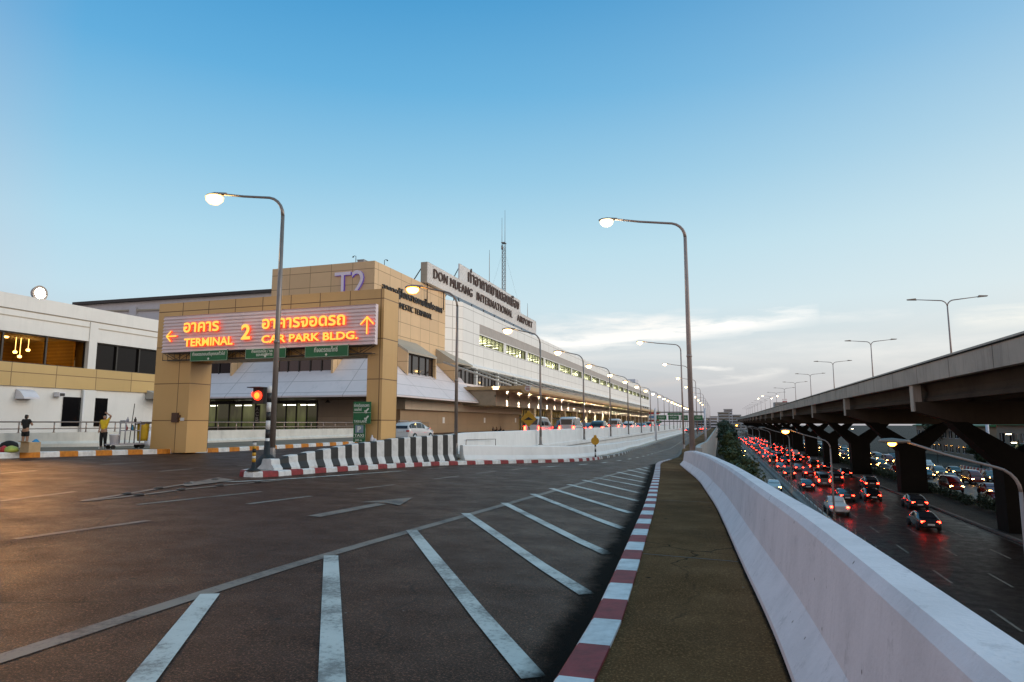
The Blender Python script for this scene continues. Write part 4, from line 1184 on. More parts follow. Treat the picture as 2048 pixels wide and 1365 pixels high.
mb = MB(); mb.lathe((XM,t2.y,lt.z-1.2), [(.16,-.4),(.16,.4)], 8); mb.tube([(XM,t2.y,lt.z-1.),(XM,t2.y,t2.z)], [.055,.03], 5); mb.build('whip_antenna', 'steel_grey', ma)
for s in (-1, 1):
    mb = MB(); mb.tube([(XM,b0.y,lt.z-1),(XM+4*s,b0.y+5*s,ZWt)], .012, 4); mb.build('guy_wire', 'steel_grey', ma)
for px, pt, pb, lab, X in ((979,500,562,'single thin whip antenna standing left of the lattice mast on the roof', -39.), (1055,607,640,'short thin whip antenna on the roof beyond the letters of the roof signs', -37.)):
    a = pX(px,pt,X); b = pX(px,pb,X); t = thing('whip_antenna', lab, 'antenna', (X,b.y,ZWt))
    mb = MB(); mb.tube([(X,a.y,ZWt-.2),(X,a.y,a.z-1.5),(X,a.y,a.z)], [.06,.05,.025], 5); mb.build('rod', 'steel_grey', t)
    mb = MB(); mb.lathe((X,a.y,b.z-.6), [(.10,0),(.10,.5)], 8); mb.build('mount', 'steel_dark', t)
for (px, pt, pb, lab, front) in ((712,513,523,'little hooked lamp on the front roof edge of the tan tower', True), (769,521,529,'little hooked lamp on the side roof edge of the tan tower', False)):
    a = pY(px,pt,YF+.3) if front else pX(px,pt,XB-.3)
    t = thing('roof_lamp', lab, 'lamp', (a.x,a.y,ZT))
    d = -.35 if front else .35
    mb = MB(); mb.tube([(a.x,a.y,ZT-.05),(a.x,a.y,a.z),(a.x+d*.5,a.y,a.z+.06),(a.x+d,a.y,a.z)], .035, 5); mb.build('pole', 'steel_dark', t)
    mb = MB(); mb.lathe((a.x+d,a.y,a.z-.1), [(.03,.14),(.09,.04),(.09,0)], 8); mb.build('lamp_head', 'steel_dark', t)
a = pY(717,519,YF+.8); mb = MB(); mb.box((a.x,YF+.6,ZT-.02),(a.x+.75,YF+1.4,ZT+.36)); mb.box((a.x-.05,YF+.55,ZT+.36),(a.x+.8,YF+1.45,ZT+.42)); mb.build('roof_hatch', 'roof_grey', term)
# ================================================================== STREET LAMPS
def street_lamp(name, label, base, zhead, arm, group, pole='steel_grey', bulb='bulb_warm', r0=.105, lit=True, rise=.35, bs=1.):
    """tapered pole bending over into an arm that reaches towards -X"""
    b = Vector(base); t = thing(name, label, 'street lamp', b, group)
    H = zhead-b.z
    zt = zhead-rise-.75*min(1, arm/2.); R = .75
    pts = [(b.x,b.y,b.z),(b.x,b.y,b.z+H*.5),(b.x,b.y,zhead-rise-R)]
    for k in range(1, 6):
        a = math.pi/2*k/5*.86
        pts.append((b.x-R*(1-math.cos(a)), b.y, zhead-rise-R+R*math.sin(a)))
    x2, z2 = pts[-1][0], pts[-1][2]
    pts.append((b.x-arm*.6, b.y, z2+(zhead-z2)*.5)); pts.append((b.x-arm+.25, b.y, zhead))
    n = len(pts); rs = [r0, r0*.85]+[r0*.62-(r0*.22)*i/(n-3) for i in range(n-2)]
    mb = MB(); mb.tube(pts[:3], rs[:3], 10); mb.lathe(b, [(r0*1.9,0),(r0*1.9,.03),(r0*1.15,.05),(r0*1.1,.5),(r0,.52)], 10); mb.lathe((b.x,b.y,b.z+H*.42), [(r0*.92,0),(r0*1.05,.03),(r0*.92,.12)], 10)
    mb.build('pole', pole, t)
    mb = MB(); mb.tube(pts[2:], rs[2:], 8); mb.build('arm', pole, t)
    hx, hz = b.x-arm, zhead
    mb = MB(); rows = []
    for s, w, h0, h1 in ((.36,.05,-.02,.06),(.15,.09,-.05,.09),(-.15,.15,-.05,.13),(-.42,.13,-.03,.11),(-.56,.05,.0,.06)):
        rows.append([(hx+s, b.y+w*math.cos(q), hz+(h1 if math.sin(q) > 0 else -h0)*math.sin(q)) for q in [2*math.pi*k/10 for k in range(10)]])
    vr = mb.strip(rows, close=True, smooth=True); mb.cap(vr[0]); mb.cap(vr[-1][::-1]); mb.build('lamp_head', 'steel_grey', t)
    if lit:
        mb = MB(); mb.lathe((hx-.17,b.y,hz-.03), [(.02*bs,-.32*bs),(.17*bs,-.28*bs),(.29*bs,-.15*bs),(.31*bs,-.03*bs),(.24*bs,.03*bs),(.1*bs,.06*bs)], 14, sx=1.1, sy=1.); bw = mb.build('lamp_bowl', 'glass_'+bulb, t)
        mb = MB(); mb.lathe((hx-.17,b.y,hz-.03), [(.02*bs,-.27*bs),(.17*bs,-.23*bs),(.26*bs,-.12*bs),(.26*bs,-.03*bs),(.12*bs,.01*bs)], 12, sx=1.1, sy=1.); mb.build('bulb', bulb, bw)
    else:
        mb = MB(); mb.lathe((hx-.17,b.y,hz-.03), [(.02,-.06),(.10,-.05),(.12,0.)], 10, sx=1.4, sy=.9); mb.build('lamp_bowl', 'plastic_white', t)
    return t
def lamp_light(p, energy, col=(1., .75, .42)):
    l = bpy.data.lights.new('lamp_glow', 'SPOT'); l.energy = energy; l.color = col; l.spot_size = rad(140); l.spot_blend = .8; l.shadow_soft_size = .18
    o = bpy.data.objects.new('lamp_glow', l); COL.objects.link(o); o.location = p
# near lamp on the island
lb = pg(543, 927, .16); hd = pY(437, 391, lb.y)
street_lamp('street_lamp', 'big grey street lamp standing on the island nose in front of the neon sign', (lb.x, lb.y, lb.z), hd.z, lb.x-hd.x, 'street lamps', 'steel_grey', 'bulb_warm', .10, rise=.32)
lamp_light((hd.x-.1, lb.y, hd.z-.35), 260)
# lamp behind the end of the near parapet
Y1 = 31.; bx = pY(1385, 905, Y1); hd = pY(1220, 440, Y1)
street_lamp('street_lamp', 'big pinkish street lamp rising right behind the end of the white parapet', (bx.x, Y1, G(bx.x,Y1)+.15), hd.z, bx.x-hd.x, 'street lamps', 'pole_pink', 'bulb_white', .125, rise=.45)
lamp_light((hd.x-.1, Y1, hd.z-.35), 260)
# row on the terminal retaining wall
XLP = UWX+.12; row = []
hx = []
for px, py in ((832,571),(1014.2,652.8),(1111.3,697.1),(1176.4,728.3),(1221.2,748.2),(1251.6,762.7),(1274.8,773.6),(1292.9,781.8),(1307.1,788.8),(1319.3,794.3)):
    hx.append(pX(px, py, XLP-2.1))
ZLH = sum(p.z for p in hx)/len(hx); dYL = (hx[9].y-hx[0].y)/9.
for k in range(24):
    Y = hx[0].y+dYL*k
    lab = ORD[k]+' lamp from the striped barrier in the row on the white retaining wall' if k < 20 else 'lamp in the tiny far end of the row on the white retaining wall'
    t = street_lamp('street_lamp', lab, (XLP, Y, .1), ZLH, 2.1, 'lamps on the retaining wall', 'steel_grey', 'bulb_sodium' if k == 0 else 'bulb_warm', .085, rise=.30)
# bent stubs at the foot of the lamps belong to the lamps: short base plates on the wall face
for k in range(2): lamp_light((XLP-2.2, hx[0].y+dYL*k, ZLH-.4), 160)
# row on the right edge of the ramp
YR = [76+36.5*i for i in range(9)]
for k, Y in enumerate(YR):
    X = -3.95 if k == 0 else -4.75-.02*k
    lab = (ORD[k]+' lamp from the white parapet end in the row along the ramp edge')
    street_lamp('street_lamp', lab, (X, Y, G(X,Y)+.1), HC+10.0+(.0 if k else -.6), 4.4 if k == 0 else 3.6, 'lamps on the right edge of the ramp', 'pole_pink', 'bulb_warm', .11, rise=.45)
# expressway lamps between frontage road and expressway
Yh0 = pX(2040,965,8.75).y; Yh1 = pX(1670,1050,8.75).y
for k in range(12):
    X = 8.75; Y = Yh0 if k == 0 else Yh1+34.5*(k-1)
    names = ['nearest expressway lamp, its arm with an orange light reaching in at the right edge', 'expressway lamp burning with the strongest orange light, above the red cars']
    lab = names[k] if k < 2 else ORD[k]+' expressway lamp counted away from the white parapet, on the barrier between the lower roads'
    street_lamp('street_lamp', lab, (X, Y, ZH), HC-.60, 3.25, 'expressway lamps', 'pole_pink', 'bulb_sodium', .09, lit=k in (0, 1, 6, 9), rise=.75, bs=(.42 if k == 0 else .95))
# ---- expressway side barrier with wire fence
fb = thing('barrier_fence', 'grey concrete barrier with a wire fence between the frontage road and the expressway', 'fence', (8.75, 100, ZH))
mb = MB(); mb.prism([(8.45,-30,ZH-.1),(8.45,-30,ZH+.1),(8.62,-30,ZH+.4),(8.66,-30,ZH+.85),(8.84,-30,ZH+.85),(8.88,-30,ZH+.4),(9.05,-30,ZH+.1),(9.05,-30,ZH-.1)], (0,0,0), (0,600,0)); mb.build('barrier', 'concrete_grey', fb)
mb = MB()
for z in (1.15, 1.4, 1.65): mb.tube([(8.6,-30,ZH+z),(8.6,400,ZH+z)], .018, 4)
mb.build('wire', 'steel_dark', fb)
for k in range(60):
    mb = MB(); mb.tube([(8.6,20+3.1*k,ZH+.8),(8.6,20+3.1*k,ZH+1.75)], .03, 5); mb.build('post', 'steel_grey', fb)

# ================================================================== ISLAND FURNITURE
# signal on striped pole with black rubber base
sb = pg(532, 936.5, .16); st = pY(537, 777, sb.y)
sl = thing('traffic_signal', 'traffic signal glowing red on a black and white striped pole at the island nose', 'traffic light', sb)
sb = Vector((sb.x, sb.y, sb.z)); H = st.z-sb.z; mb = MB()
edges = [0, .26, .37, .48, .59, .70, .82, .94, 1.03]
for i in range(8): mb.tube([(sb.x,sb.y,sb.z+H*edges[i]),(sb.x,sb.y,sb.z+H*edges[i+1])], .065, 10, mi=(i+1) % 2 if i else 1, caps=True)
mb.build('pole', ['barrier_white', 'black_paint'], sl)
mb = MB(); mb.lathe(sb, [(.42,0),(.38,.10),(.30,.24),(.18,.36),(.10,.42),(.08,.8)], 16); mb.build('base', 'black_paint', sl)
zc = pY(521, 792, sb.y).z; xc = pY(519.5, 792, sb.y).x
mb = MB(); mb.box((xc-.17,sb.y-.10,zc-.24),(xc+.21,sb.y+.10,zc+.26)); mb.box((xc-.24,sb.y-.3,zc+.235),(xc+.23,sb.y+.1,zc+.26)); mb.build('housing', 'steel_dark', sl, bevel=.012)
mb = MB(); mb.lathe((xc+.02,sb.y-.16,zc), [(.02,-.03),(.08,-.02),(.115,.02),(.115,.06)], 18, axis='y'); mb.build('lens', 'signal_core', sl)
mb = MB(); mb.lathe((xc+.02,sb.y-.11,zc), [(.135,-.05),(.15,.02)], 18, axis='y'); mb.build('lens_rim', 'signal_red', sl)
mb = MB(); mb.lathe((xc-.22,sb.y,zc+.05), [(.02,-.08),(.08,-.03),(.10,.04),(.09,.06)], 14, axis='x'); mb.build('lens', 'signal_red', sl)
# yellow black bollard
bb = pg(506.5, 942.5, .16); bt = pY(509, 883, bb.y)
bo = thing('bollard', 'slim yellow and black striped bollard left of the signal pole', 'bollard', bb)
H = bt.z-bb.z; mb = MB()
for a, b, mi in ((0,.30,1),(.30,.42,0),(.42,.50,2),(.50,.62,0),(.62,.74,1),(.74,.84,0),(.84,.96,2),(.96,1.,1)):
    mb.tube([(bb.x,bb.y,bb.z+H*a),(bb.x,bb.y,bb.z+H*b)], .052 if a < .9 else .056, 10, mi=mi)
mb.build('post', ['sign_yellow', 'black_paint', 'barrier_white'], bo)
mb = MB(); mb.lathe(bb, [(.2,0),(.19,.03),(.08,.08),(.06,.2)], 12); mb.build('base', 'black_paint', bo)
# green signs on a post behind the barrier near the right column
sy = GY-.25
a = pY(708,804,sy); b = pY(741.5,848,sy); c = pY(708,849,sy); d = pY(730,885,sy)
gs = thing('taxi_sign', 'green double sign with white arrows above a P board, beside the right arch column', 'sign', ((c.x+d.x)/2, sy, d.z-.8))
mb = MB(); mb.tube([((c.x+d.x)/2,sy+.03,-.2),((c.x+d.x)/2,sy+.03,a.z)], .035, 8); mb.build('post', 'steel_grey', gs)
def board(p, q, name, mat): mb = MB(); mb.box((p.x,sy-.03,q.z),(q.x,sy,p.z)); return mb.build(name, mat, gs, bevel=.004)
up = board(a, b, 'upper_board', 'sign_green'); lo = board(c, d, 'lower_board', 'sign_green')
W = b.x-a.x; Hh = a.z-b.z; e = sy-.033
def gt(s, fx, fz, fw, fh, p=a, w=W, h=Hh, bold=.012): text_mesh(s, 'lettering', (p.x+w*fx, e, p.z-h*(1-fz)), RV, UV, w*fw, h*fh, .006, 'sign_text', gs, bold)
gt('ช่องเดินรถเฉพาะ', .05, .76, .88, .17); gt('รถแท็กซี่', .06, .58, .42, .15); gt('TAXI LANE', .06, .05, .72, .11)
mb = MB(); mb.box((a.x,sy-.036,a.z-Hh*.505),(b.x,sy-.030,a.z-Hh*.49)); mb.build('divider', 'sign_text', gs)
for fz in (.60, .26):
    cx, cz = a.x+W*.78, b.z+Hh*fz; mb = MB(); w = W*.035; L = W*.17
    for (p, q) in (((1,1.),(-1,-1)), ((-1,-1),(.1,-1)), ((-1,-1),(-1,.1))):
        P0 = Vector((cx+p[0]*L*.6,0,cz+p[1]*L*.6)); P1 = Vector((cx+q[0]*L*.6,0,cz+q[1]*L*.6)); u = (P1-P0).normalized(); v = Vector((-u.z,0,u.x))*w
        mb.prism([(k.x,e-.004,k.z) for k in (P0-v,P1-v,P1+v,P0+v)], (0,0,0), (0,.006,0))
    mb.build('arrow', 'sign_text', gs)
W2 = d.x-c.x; H2 = c.z-d.z
mb = MB(); mb.box((c.x+W2*.16,sy-.036,d.z+H2*.52),(c.x+W2*.86,sy-.029,d.z+H2*.94)); mb.build('blue_panel', 'sign_blue_grey', gs)
text_mesh('P', 'lettering', (c.x+W2*.36, sy-.038, d.z+H2*.57), RV, UV, W2*.30, H2*.32, .006, 'sign_text', gs, .03)
gt('TAXI', .10, .30, .82, .16, c, W2, H2, .02); gt('200 m', .16, .05, .6, .13, c, W2, H2)
mb = MB(); mb.box((c.x+.02,sy-.036,d.z+H2*.235),(d.x-.02,sy-.030,d.z+H2*.25)); mb.build('divider', 'sign_text', gs)
# small white bottle on the barrier
p = pY(744, 884, GY-.1); zb_ = p.z-.02
bm_ = thing('water_bottle', 'pale crushed plastic bag and bottle left on the striped barrier by the column', 'bottle', (p.x, GY-.1, zb_))
mb = MB(); mb.lathe((p.x,GY-.1,zb_), [(.06,0),(.075,.05),(.07,.16),(.03,.22),(.025,.28)], 10); mb.build('bottle', 'plastic_white', bm_)
mb = MB(); mb.lathe((p.x+.10,GY-.06,zb_), [(.05,0),(.09,.06),(.06,.13),(.02,.15)], 7); mb.build('bag', 'plastic_white', bm_)
# round yellow marker on striped post along the ramp kerb
mp = pg(1191, 915, .16); mt = pY(1190.5, 883, mp.y)
mk = thing('round_marker', 'round yellow disc on a thin black and white post before the low white wall', 'road sign', mp)
mb = MB(); H = mt.z-mp.z
for i in range(6): mb.tube([(mp.x,mp.y,mp.z+H*i/6),(mp.x,mp.y,mp.z+H*(i+1)/6)], .05, 8, mi=(i+1)%2)
mb.build('post', ['barrier_white', 'black_paint'], mk)
mb = MB(); mb.lathe((mp.x,mp.y-.06,mt.z+.02), [(.23,0),(.23,.03)], 20, axis='y'); mb.build('disc', 'sign_yellow', mk)
mb = MB(); mb.lathe((mp.x,mp.y,mt.z+.22), [(.02,0),(.09,.03),(.09,.10),(.02,.14)], 10); mb.build('cap', 'sign_yellow', mk)
# yellow diamond hump sign on terminal road
hp = pX(1057.5, 838, -16.); hs = thing('hump_sign', 'yellow diamond warning sign with a black hump, above the white wall', 'road sign', (-16., hp.y, .1))
s = .72; mb = MB()
mb.prism([(hp.x-s,hp.y,hp.z),(hp.x,hp.y,hp.z-s),(hp.x+s,hp.y,hp.z),(hp.x,hp.y,hp.z+s)], (0,-.03,0), (0,0,0)); mb.build('board', 'sign_yellow', hs)
mb = MB(); mb.prism([(hp.x-.42,hp.y,hp.z-.10),(hp.x+.42,hp.y,hp.z-.10),(hp.x+.22,hp.y,hp.z+.02),(hp.x,hp.y,hp.z+.16),(hp.x-.22,hp.y,hp.z+.02)], (0,-.045,0), (0,-.031,0)); mb.build('hump_symbol', 'black_paint', hs)
mb = MB()
for i in range(4): mb.tube([(hp.x,hp.y+.06,.1+(hp.z-s*.6)*i/4),(hp.x,hp.y+.06,.1+(hp.z-s*.6)*(i+1)/4)], .06, 8, mi=i%2)
mb.build('post', ['black_paint', 'barrier_white'], hs)
# overhead direction signs far along the ramp
YG = 106.
og = thing('sign_gantry', 'far steel gantry across the ramp with a row of green direction boards', 'sign gantry', (-5.5, YG, -1.5))
a = pY(1310.5, 825, YG); b = pY(1406, 843, YG)
mb = MB(); mb.tube([(a.x,YG,-1.6),(a.x,YG,a.z+.6)], .16, 8); mb.build('post', 'plastic_white', og)
mb = MB(); mb.tube([(b.x+.3,YG,-1.6),(b.x+.3,YG,a.z+.6)], .16, 8); mb.build('post', 'plastic_white', og)
mb = MB(); mb.tube([(a.x,YG+.1,a.z),(b.x+.3,YG+.1,a.z)], .09, 6); mb.tube([(a.x,YG+.1,b.z),(b.x+.3,YG+.1,b.z)], .09, 6); mb.build('beam', 'steel_grey', og)
for x0, x1, y0, y1 in ((1313,1333,831,840),(1336.5,1358,831.5,840),(1362,1376,831,841),(1388,1405.5,831,841),(1335,1364,826.5,830.5),(1312,1323,841.5,846.5)):
    p = pY(x0,y0,YG-.1); q = pY(x1,y1,YG-.1); mb = MB(); mb.box((p.x,YG-.12,q.z),(q.x,YG-.02,p.z)); gb = mb.build('board', 'sign_green', og)
    w = q.x-p.x; h = p.z-q.z
    text_mesh('ทางออก' if x0 != 1335 else 'ถนนวิภาวดี', 'lettering', (p.x+w*.18, YG-.125, q.z+h*.34), RV, UV, w*.62, h*.36, .01, 'sign_text', og)
p = pX(1308,835,-11.5); fgp = thing('flag_banner', 'small red white and blue striped banner hanging near the far green signs', 'banner', (p.x,p.y,0))
mb = MB(); mb.tube([(p.x,p.y,-.2),(p.x,p.y,p.z+1.2)], .06, 6); mb.build('pole', 'steel_grey', fgp)
mb = MB()
for i in range(5): mb.box((p.x-.9,p.y-.03,p.z-.8+i*.34),(p.x+.9,p.y+.03,p.z-.8+(i+1)*.34), mi=(0,1,2,1,0)[i])
mb.build('cloth', ['plastic_red','sign_white','plastic_blue'], fgp)

# ================================================================== PEOPLE AND CLEANING THINGS
def skin_mesh(name, joints, bones, mat, parent, sub=2):
    """joints: {key:(pos, radius)}, bones: pairs; grown as one continuous surface"""
    keys = list(joints); me = bpy.data.meshes.new(name)
    me.from_pydata([joints[k][0] for k in keys], [(keys.index(a), keys.index(b)) for a, b in bones], [])
    o = bpy.data.objects.new(name, me); COL.objects.link(o)
    md = o.modifiers.new('s', 'SKIN'); 
    sv = me.skin_vertices[0].data if me.skin_vertices else None
    if sv is None:
        bpy.context.view_layer.objects.active = o; bpy.ops.mesh.customdata_skin_add(); sv = me.skin_vertices[0].data
    for i, k in enumerate(keys):
        r = joints[k][1]; sv[i].radius = (r, r) if not isinstance(r, tuple) else r
        sv[i].use_root = (i == 0)
    o.modifiers.new('b', 'SUBSURF').levels = sub; o.modifiers['b'].render_levels = sub
    dg = bpy.context.evaluated_depsgraph_get(); dg.update()
    nm = bpy.data.meshes.new_from_object(o.evaluated_get(dg)); bpy.data.objects.remove(o)
    for f in nm.polygons: f.use_smooth = True
    nm.materials.clear(); nm.materials.append(MATS[mat])
    o = bpy.data.objects.new(name, nm); COL.objects.link(o)
    if parent is not None: o.parent = parent
    return o
def person(label, loc, rz, h, pose, shirt, trousers, hairlen, legs_bare=False, shoes='shoe_white', sleeve=True, group=None):
    """local frame: person faces -Y. pose gives the joints that differ"""
    s = h/1.68
    J = dict(pelvis=((0,0,.93),.125), waist=((0,.0,1.06),.118), chest=((0,.01,1.26),.135), neckb=((0,.015,1.41),.062), neck=((0,.0,1.47),.050), head=((0,-.01,1.56),.078), crown=((0,.005,1.645),.060),
             shl=((.155,.01,1.375),.058), shr=((-.155,.01,1.375),.058), ell=((.23,.02,1.12),.050), elr=((-.23,.02,1.12),.050), wrl=((.24,-.05,.89),.034), wrr=((-.24,-.05,.89),.034),
             hpl=((.085,0,.77),.086), hpr=((-.085,0,.77),.086), knl=((.10,-.02,.49),.068), knr=((-.10,-.02,.49),.068), anl=((.10,.02,.09),.042), anr=((-.10,.02,.09),.042), tol=((.115,-.12,.035),.030), tor=((-.115,-.12,.035),.030))
    for k, v in pose.items(): J[k] = (v, J[k][1])
    Bn = [('pelvis','waist'),('waist','chest'),('chest','neckb'),('neckb','neck'),('neck','head'),('head','crown'),('chest','shl'),('chest','shr'),('shl','ell'),('ell','wrl'),('shr','elr'),('elr','wrr'),
          ('pelvis','hpl'),('pelvis','hpr'),('hpl','knl'),('knl','anl'),('anl','tol'),('hpr','knr'),('knr','anr'),('anr','tor')]
    for sd, w, e in (('l','wrl','ell'),('r','wrr','elr')):
        W_ = Vector(J[w][0]); d = (W_-Vector(J[e][0])).normalized(); side = d.cross(Vector((0,1,0))); side = side.normalized() if side.length > .1 else Vector((1,0,0)); up = d.cross(side)
        J['pm'+sd] = (tuple(W_+d*.06), .030); Bn.append((w, 'pm'+sd))
        for f, (o_, L_) in enumerate(((-.026,.070),(-.009,.082),(.009,.078),(.026,.060))):
            a = 'f%s%d' % (sd, f); J[a] = (tuple(W_+d*.10+side*o_), .010); J[a+'t'] = (tuple(W_+d*(.10+L_)+side*o_*1.3+up*.012*(f%2+1)), .008)
            Bn += [('pm'+sd, a), (a, a+'t')]
        J['th'+sd] = (tuple(W_+d*.05+side*-.045), .011); J['tt'+sd] = (tuple(W_+d*.095+side*-.062), .009); Bn += [('pm'+sd,'th'+sd),('th'+sd,'tt'+sd)]
    hd = Vector(J['head'][0])
    J['nose'] = (tuple(hd+Vector((0,-.088,-.005))), .014); Bn.append(('head','nose'))
    J['chin'] = (tuple(hd+Vector((0,-.05,-.075))), .032); Bn.append(('head','chin'))
    for sg_, n_ in ((1,'el_'),(-1,'er_')): J[n_] = (tuple(hd+Vector((sg_*.082,.01,0))), .014); Bn.append(('head', n_))
    J = {k: (tuple(Vector(p)*s), (r*s)) for k, (p, r) in J.items()}
    t = thing('person', label, 'person', loc, group); t.rotation_euler = (0,0,rz)
    def sub(keys, grow): return {k: (J[k][0], J[k][1]+grow*s) for k in keys}
    skin_mesh('body', J, Bn, 'skin', t)
    # clothes grown round the same joints
    up = ['waist','chest','neckb','shl','shr']; ub = [('waist','chest'),('chest','neckb'),('chest','shl'),('chest','shr')]
    SJ = sub(up, .020); SJ['hem'] = (tuple(Vector(J['pelvis'][0])+Vector((0,0,-.02*s))), .150*s); ub = [('hem','waist')]+ub
    for sd in 'lr':
        a = Vector(J['sh'+sd][0]); b = Vector(J['el'+sd][0]); SJ['sl'+sd] = (tuple(a.lerp(b,.62)), .062*s); ub.append(('sh'+sd,'sl'+sd))
    SJ = {k: SJ[k] for k in ['hem']+[q for q in SJ if q != 'hem']}
    skin_mesh('shirt', SJ, ub, shirt, t)
    TJ = sub(['pelvis','hpl','hpr','knl','knr'], .016); tb = [('pelvis','hpl'),('pelvis','hpr'),('hpl','knl'),('hpr','knr')]
    if legs_bare:
        for sd in 'lr': a = Vector(J['hp'+sd][0]); b = Vector(J['kn'+sd][0]); TJ['kn'+sd] = (tuple(a.lerp(b,.75)), .098*s)
    else:
        for sd in 'lr': TJ['an'+sd] = (J['an'+sd][0], .062*s); tb.append(('kn'+sd,'an'+sd))
    skin_mesh('trousers' if not legs_bare else 'shorts', TJ, tb, trousers, t)
    c = Vector(J['crown'][0]); hh = Vector(J['head'][0])
    HJ = {'a': (tuple(c+Vector((0,.012,.012))*s), .078*s), 'b': (tuple(hh+Vector((0,.045,.02))*s), .078*s)}; hb = [('a','b')]
    if hairlen > 0: HJ['c'] = (tuple(hh+Vector((0,.07,-.06-hairlen))*s), .055*s); hb.append(('b','c'))
    skin_mesh('hair', HJ, hb, 'hair', t)
    for sd in 'lr':
        a = Vector(J['an'+sd][0]); b = Vector(J['to'+sd][0]); lo_ = min(b.z, a.z)
        skin_mesh('shoe', {'a': (tuple(a+Vector((0,.03,-.055))*s), .042*s), 'b': (tuple(b+Vector((0,-.02,.0))*s), .040*s)}, [('a','b')], shoes, t, 1)
    # eyes and mouth
    mb = MB()
    for e in (-.03, .03): mb.lathe((hh.x+e*s, hh.y-.074*s, hh.z+.022*s), [(.001,-.006),(.010,-.002),(.010,.01)], 8, axis='y')
    o = mb.build('eyes', 'hair'); o.parent = t
    mb = MB(); mb.box((hh.x-.022*s, hh.y-.086*s, hh.z-.052*s), (hh.x+.022*s, hh.y-.070*s, hh.z-.044*s)); o = mb.build('mouth', 'plastic_red'); o.parent = t
    return t
def on_walk(px, py, dx=0.):
    Z = .3
    for _ in range(40): q = pz(px, py, Z); Z = ZW(q.y)
    return Vector((q.x, q.y, Z))
yp = on_walk(205, 898); hy = (898-830.5)*depth_of(yp)/FPX*1.0
person('woman in a yellow shirt and black trousers with one hand raised to her head', yp, rad(20), hy*1.0, dict(
    shl=(.155,.01,1.40), ell=(.30,.0,1.62), wrl=(.12,.02,1.72), elr=(-.22,.03,1.13), wrr=(-.17,-.10,.92)), 'yellow_shirt', 'cloth_black', .02)
bp = on_walk(48, 897); hb_ = (897-829)*depth_of(bp)/FPX
person('person in black clothes with bare lower legs standing beside bags on the left pavement', bp, rad(200), hb_, dict(
    ell=(.26,-.06,1.14), wrl=(.10,-.26,1.20), elr=(-.26,-.06,1.14), wrr=(-.08,-.26,1.18)), 'cloth_black', 'cloth_black', .06, True, 'cloth_black')
# bags at that person's feet
def blob_bag(name, label, cat, loc, w, d, h, mat, knot=True, n=9):
    t = thing(name, label, cat, loc); rnd = random.Random(len(label)); mb = MB(); rows = []
    for k, (r, z) in enumerate(((.75,0),(1.,.18),(1.02,.42),(.8,.68),(.42,.86),(.14,.93))):
        rows.append([Vector(loc)+Vector((math.cos(q)*r*w/2*(1+rnd.uniform(-.13,.13)), math.sin(q)*r*d/2*(1+rnd.uniform(-.13,.13)), z*h)) for q in [2*math.pi*i/n for i in range(n)]])
    vr = mb.strip(rows, close=True, smooth=True); mb.cap(vr[0][::-1]); mb.cap(vr[-1]); mb.build('sack', mat, t)
    if knot:
        mb = MB(); L = Vector(loc)
        for s in (-1, 1): mb.tube([L+Vector((0,0,h*.9)), L+Vector((s*w*.16,0,h*1.1)), L+Vector((s*w*.05,.01,h*1.2))], .018, 5)
        mb.build('handles', mat, t)
    return t
q = on_walk(22, 905); blob_bag('shopping_bag', 'pale lime plastic bag on the pavement, left of the person in black', 'bag', q, .46, .4, .24, 'plastic_lime', False)
q = on_walk(7, 905); blob_bag('shopping_bag', 'small red bag at the left photo edge beside the lime bag', 'bag', q, .26, .24, .24, 'plastic_red', False)
q = on_walk(18, 898); blob_bag('duffel_bag', 'dark low bag lying behind the lime bag against the cream wall', 'bag', q, .95, .4, .36, 'cloth_black', False)
q = on_walk(70, 901); blob_bag('shopping_bag', 'bright blue bag sticking up behind the cardboard box', 'bag', q, .34, .3, .46, 'plastic_blue', False)
q = on_walk(2, 893); blob_bag('backpack', 'pink rucksack cut by the left photo edge', 'bag', q, .4, .34, .6, 'plastic_pink', False)
q = on_walk(60, 905); t = thing('cardboard_box', 'tan cardboard box standing on the pavement at the feet of the person in black', 'box', q)
mb = MB(); mb.box((q.x-.2,q.y-.2,q.z),(q.x+.2,q.y+.2,q.z+.34)); mb.build('carton', 'cardboard', t, bevel=.01)
mb = MB(); mb.prism([(q.x-.2,q.y-.2,q.z+.34),(q.x+.2,q.y-.2,q.z+.34),(q.x+.2,q.y-.3,q.z+.37),(q.x-.2,q.y-.3,q.z+.37)], (0,0,0), (0,0,.012)); mb.build('flap', 'cardboard', t)
# cleaning cart
q = on_walk(250, 898); k = depth_of(q)/FPX
ct = thing('cleaning_cart', 'grey janitor cart with a hanging yellow bag and mop handle beside the woman in yellow', 'cart', q)
ux = Vector((_r[0], _r[1], 0)); 
fx = Vector((.25, .97, 0)).normalized()            # cart length runs along the pavement
def cp(a, b, z): return q+fx*a+Vector((fx.y,-fx.x,0))*b+Vector((0,0,z))
mb = MB(); mb.obox(cp(0,0,.20), (fx, Vector((fx.y,-fx.x,0)), Vector((0,0,1))), (.72,.26,.025)); mb.build('deck', 'cart_grey', ct, bevel=.01)
mb = MB(); mb.obox(cp(.18,0,.78), (fx, Vector((fx.y,-fx.x,0)), Vector((0,0,1))), (.30,.25,.02))
mb.obox(cp(.15,0,1.12), (fx, Vector((fx.y,-fx.x,0)), Vector((0,0,1))), (.34,.26,.03)); mb.build('shelf', 'cart_grey', ct)
mb = MB()
for a, b in ((-.15,-.22),(-.15,.22),(.48,-.22),(.48,.22)): mb.tube([cp(a,b,.2),cp(a,b,1.2)], .028, 6)
mb.tube([cp(-.15,-.22,1.2),cp(-.15,.22,1.2)], .028, 6); mb.tube([cp(.48,-.22,1.05),cp(.95,-.22,1.1),cp(.95,.22,1.1),cp(.48,.22,1.05)], .025, 6); mb.build('frame', 'cart_grey', ct)
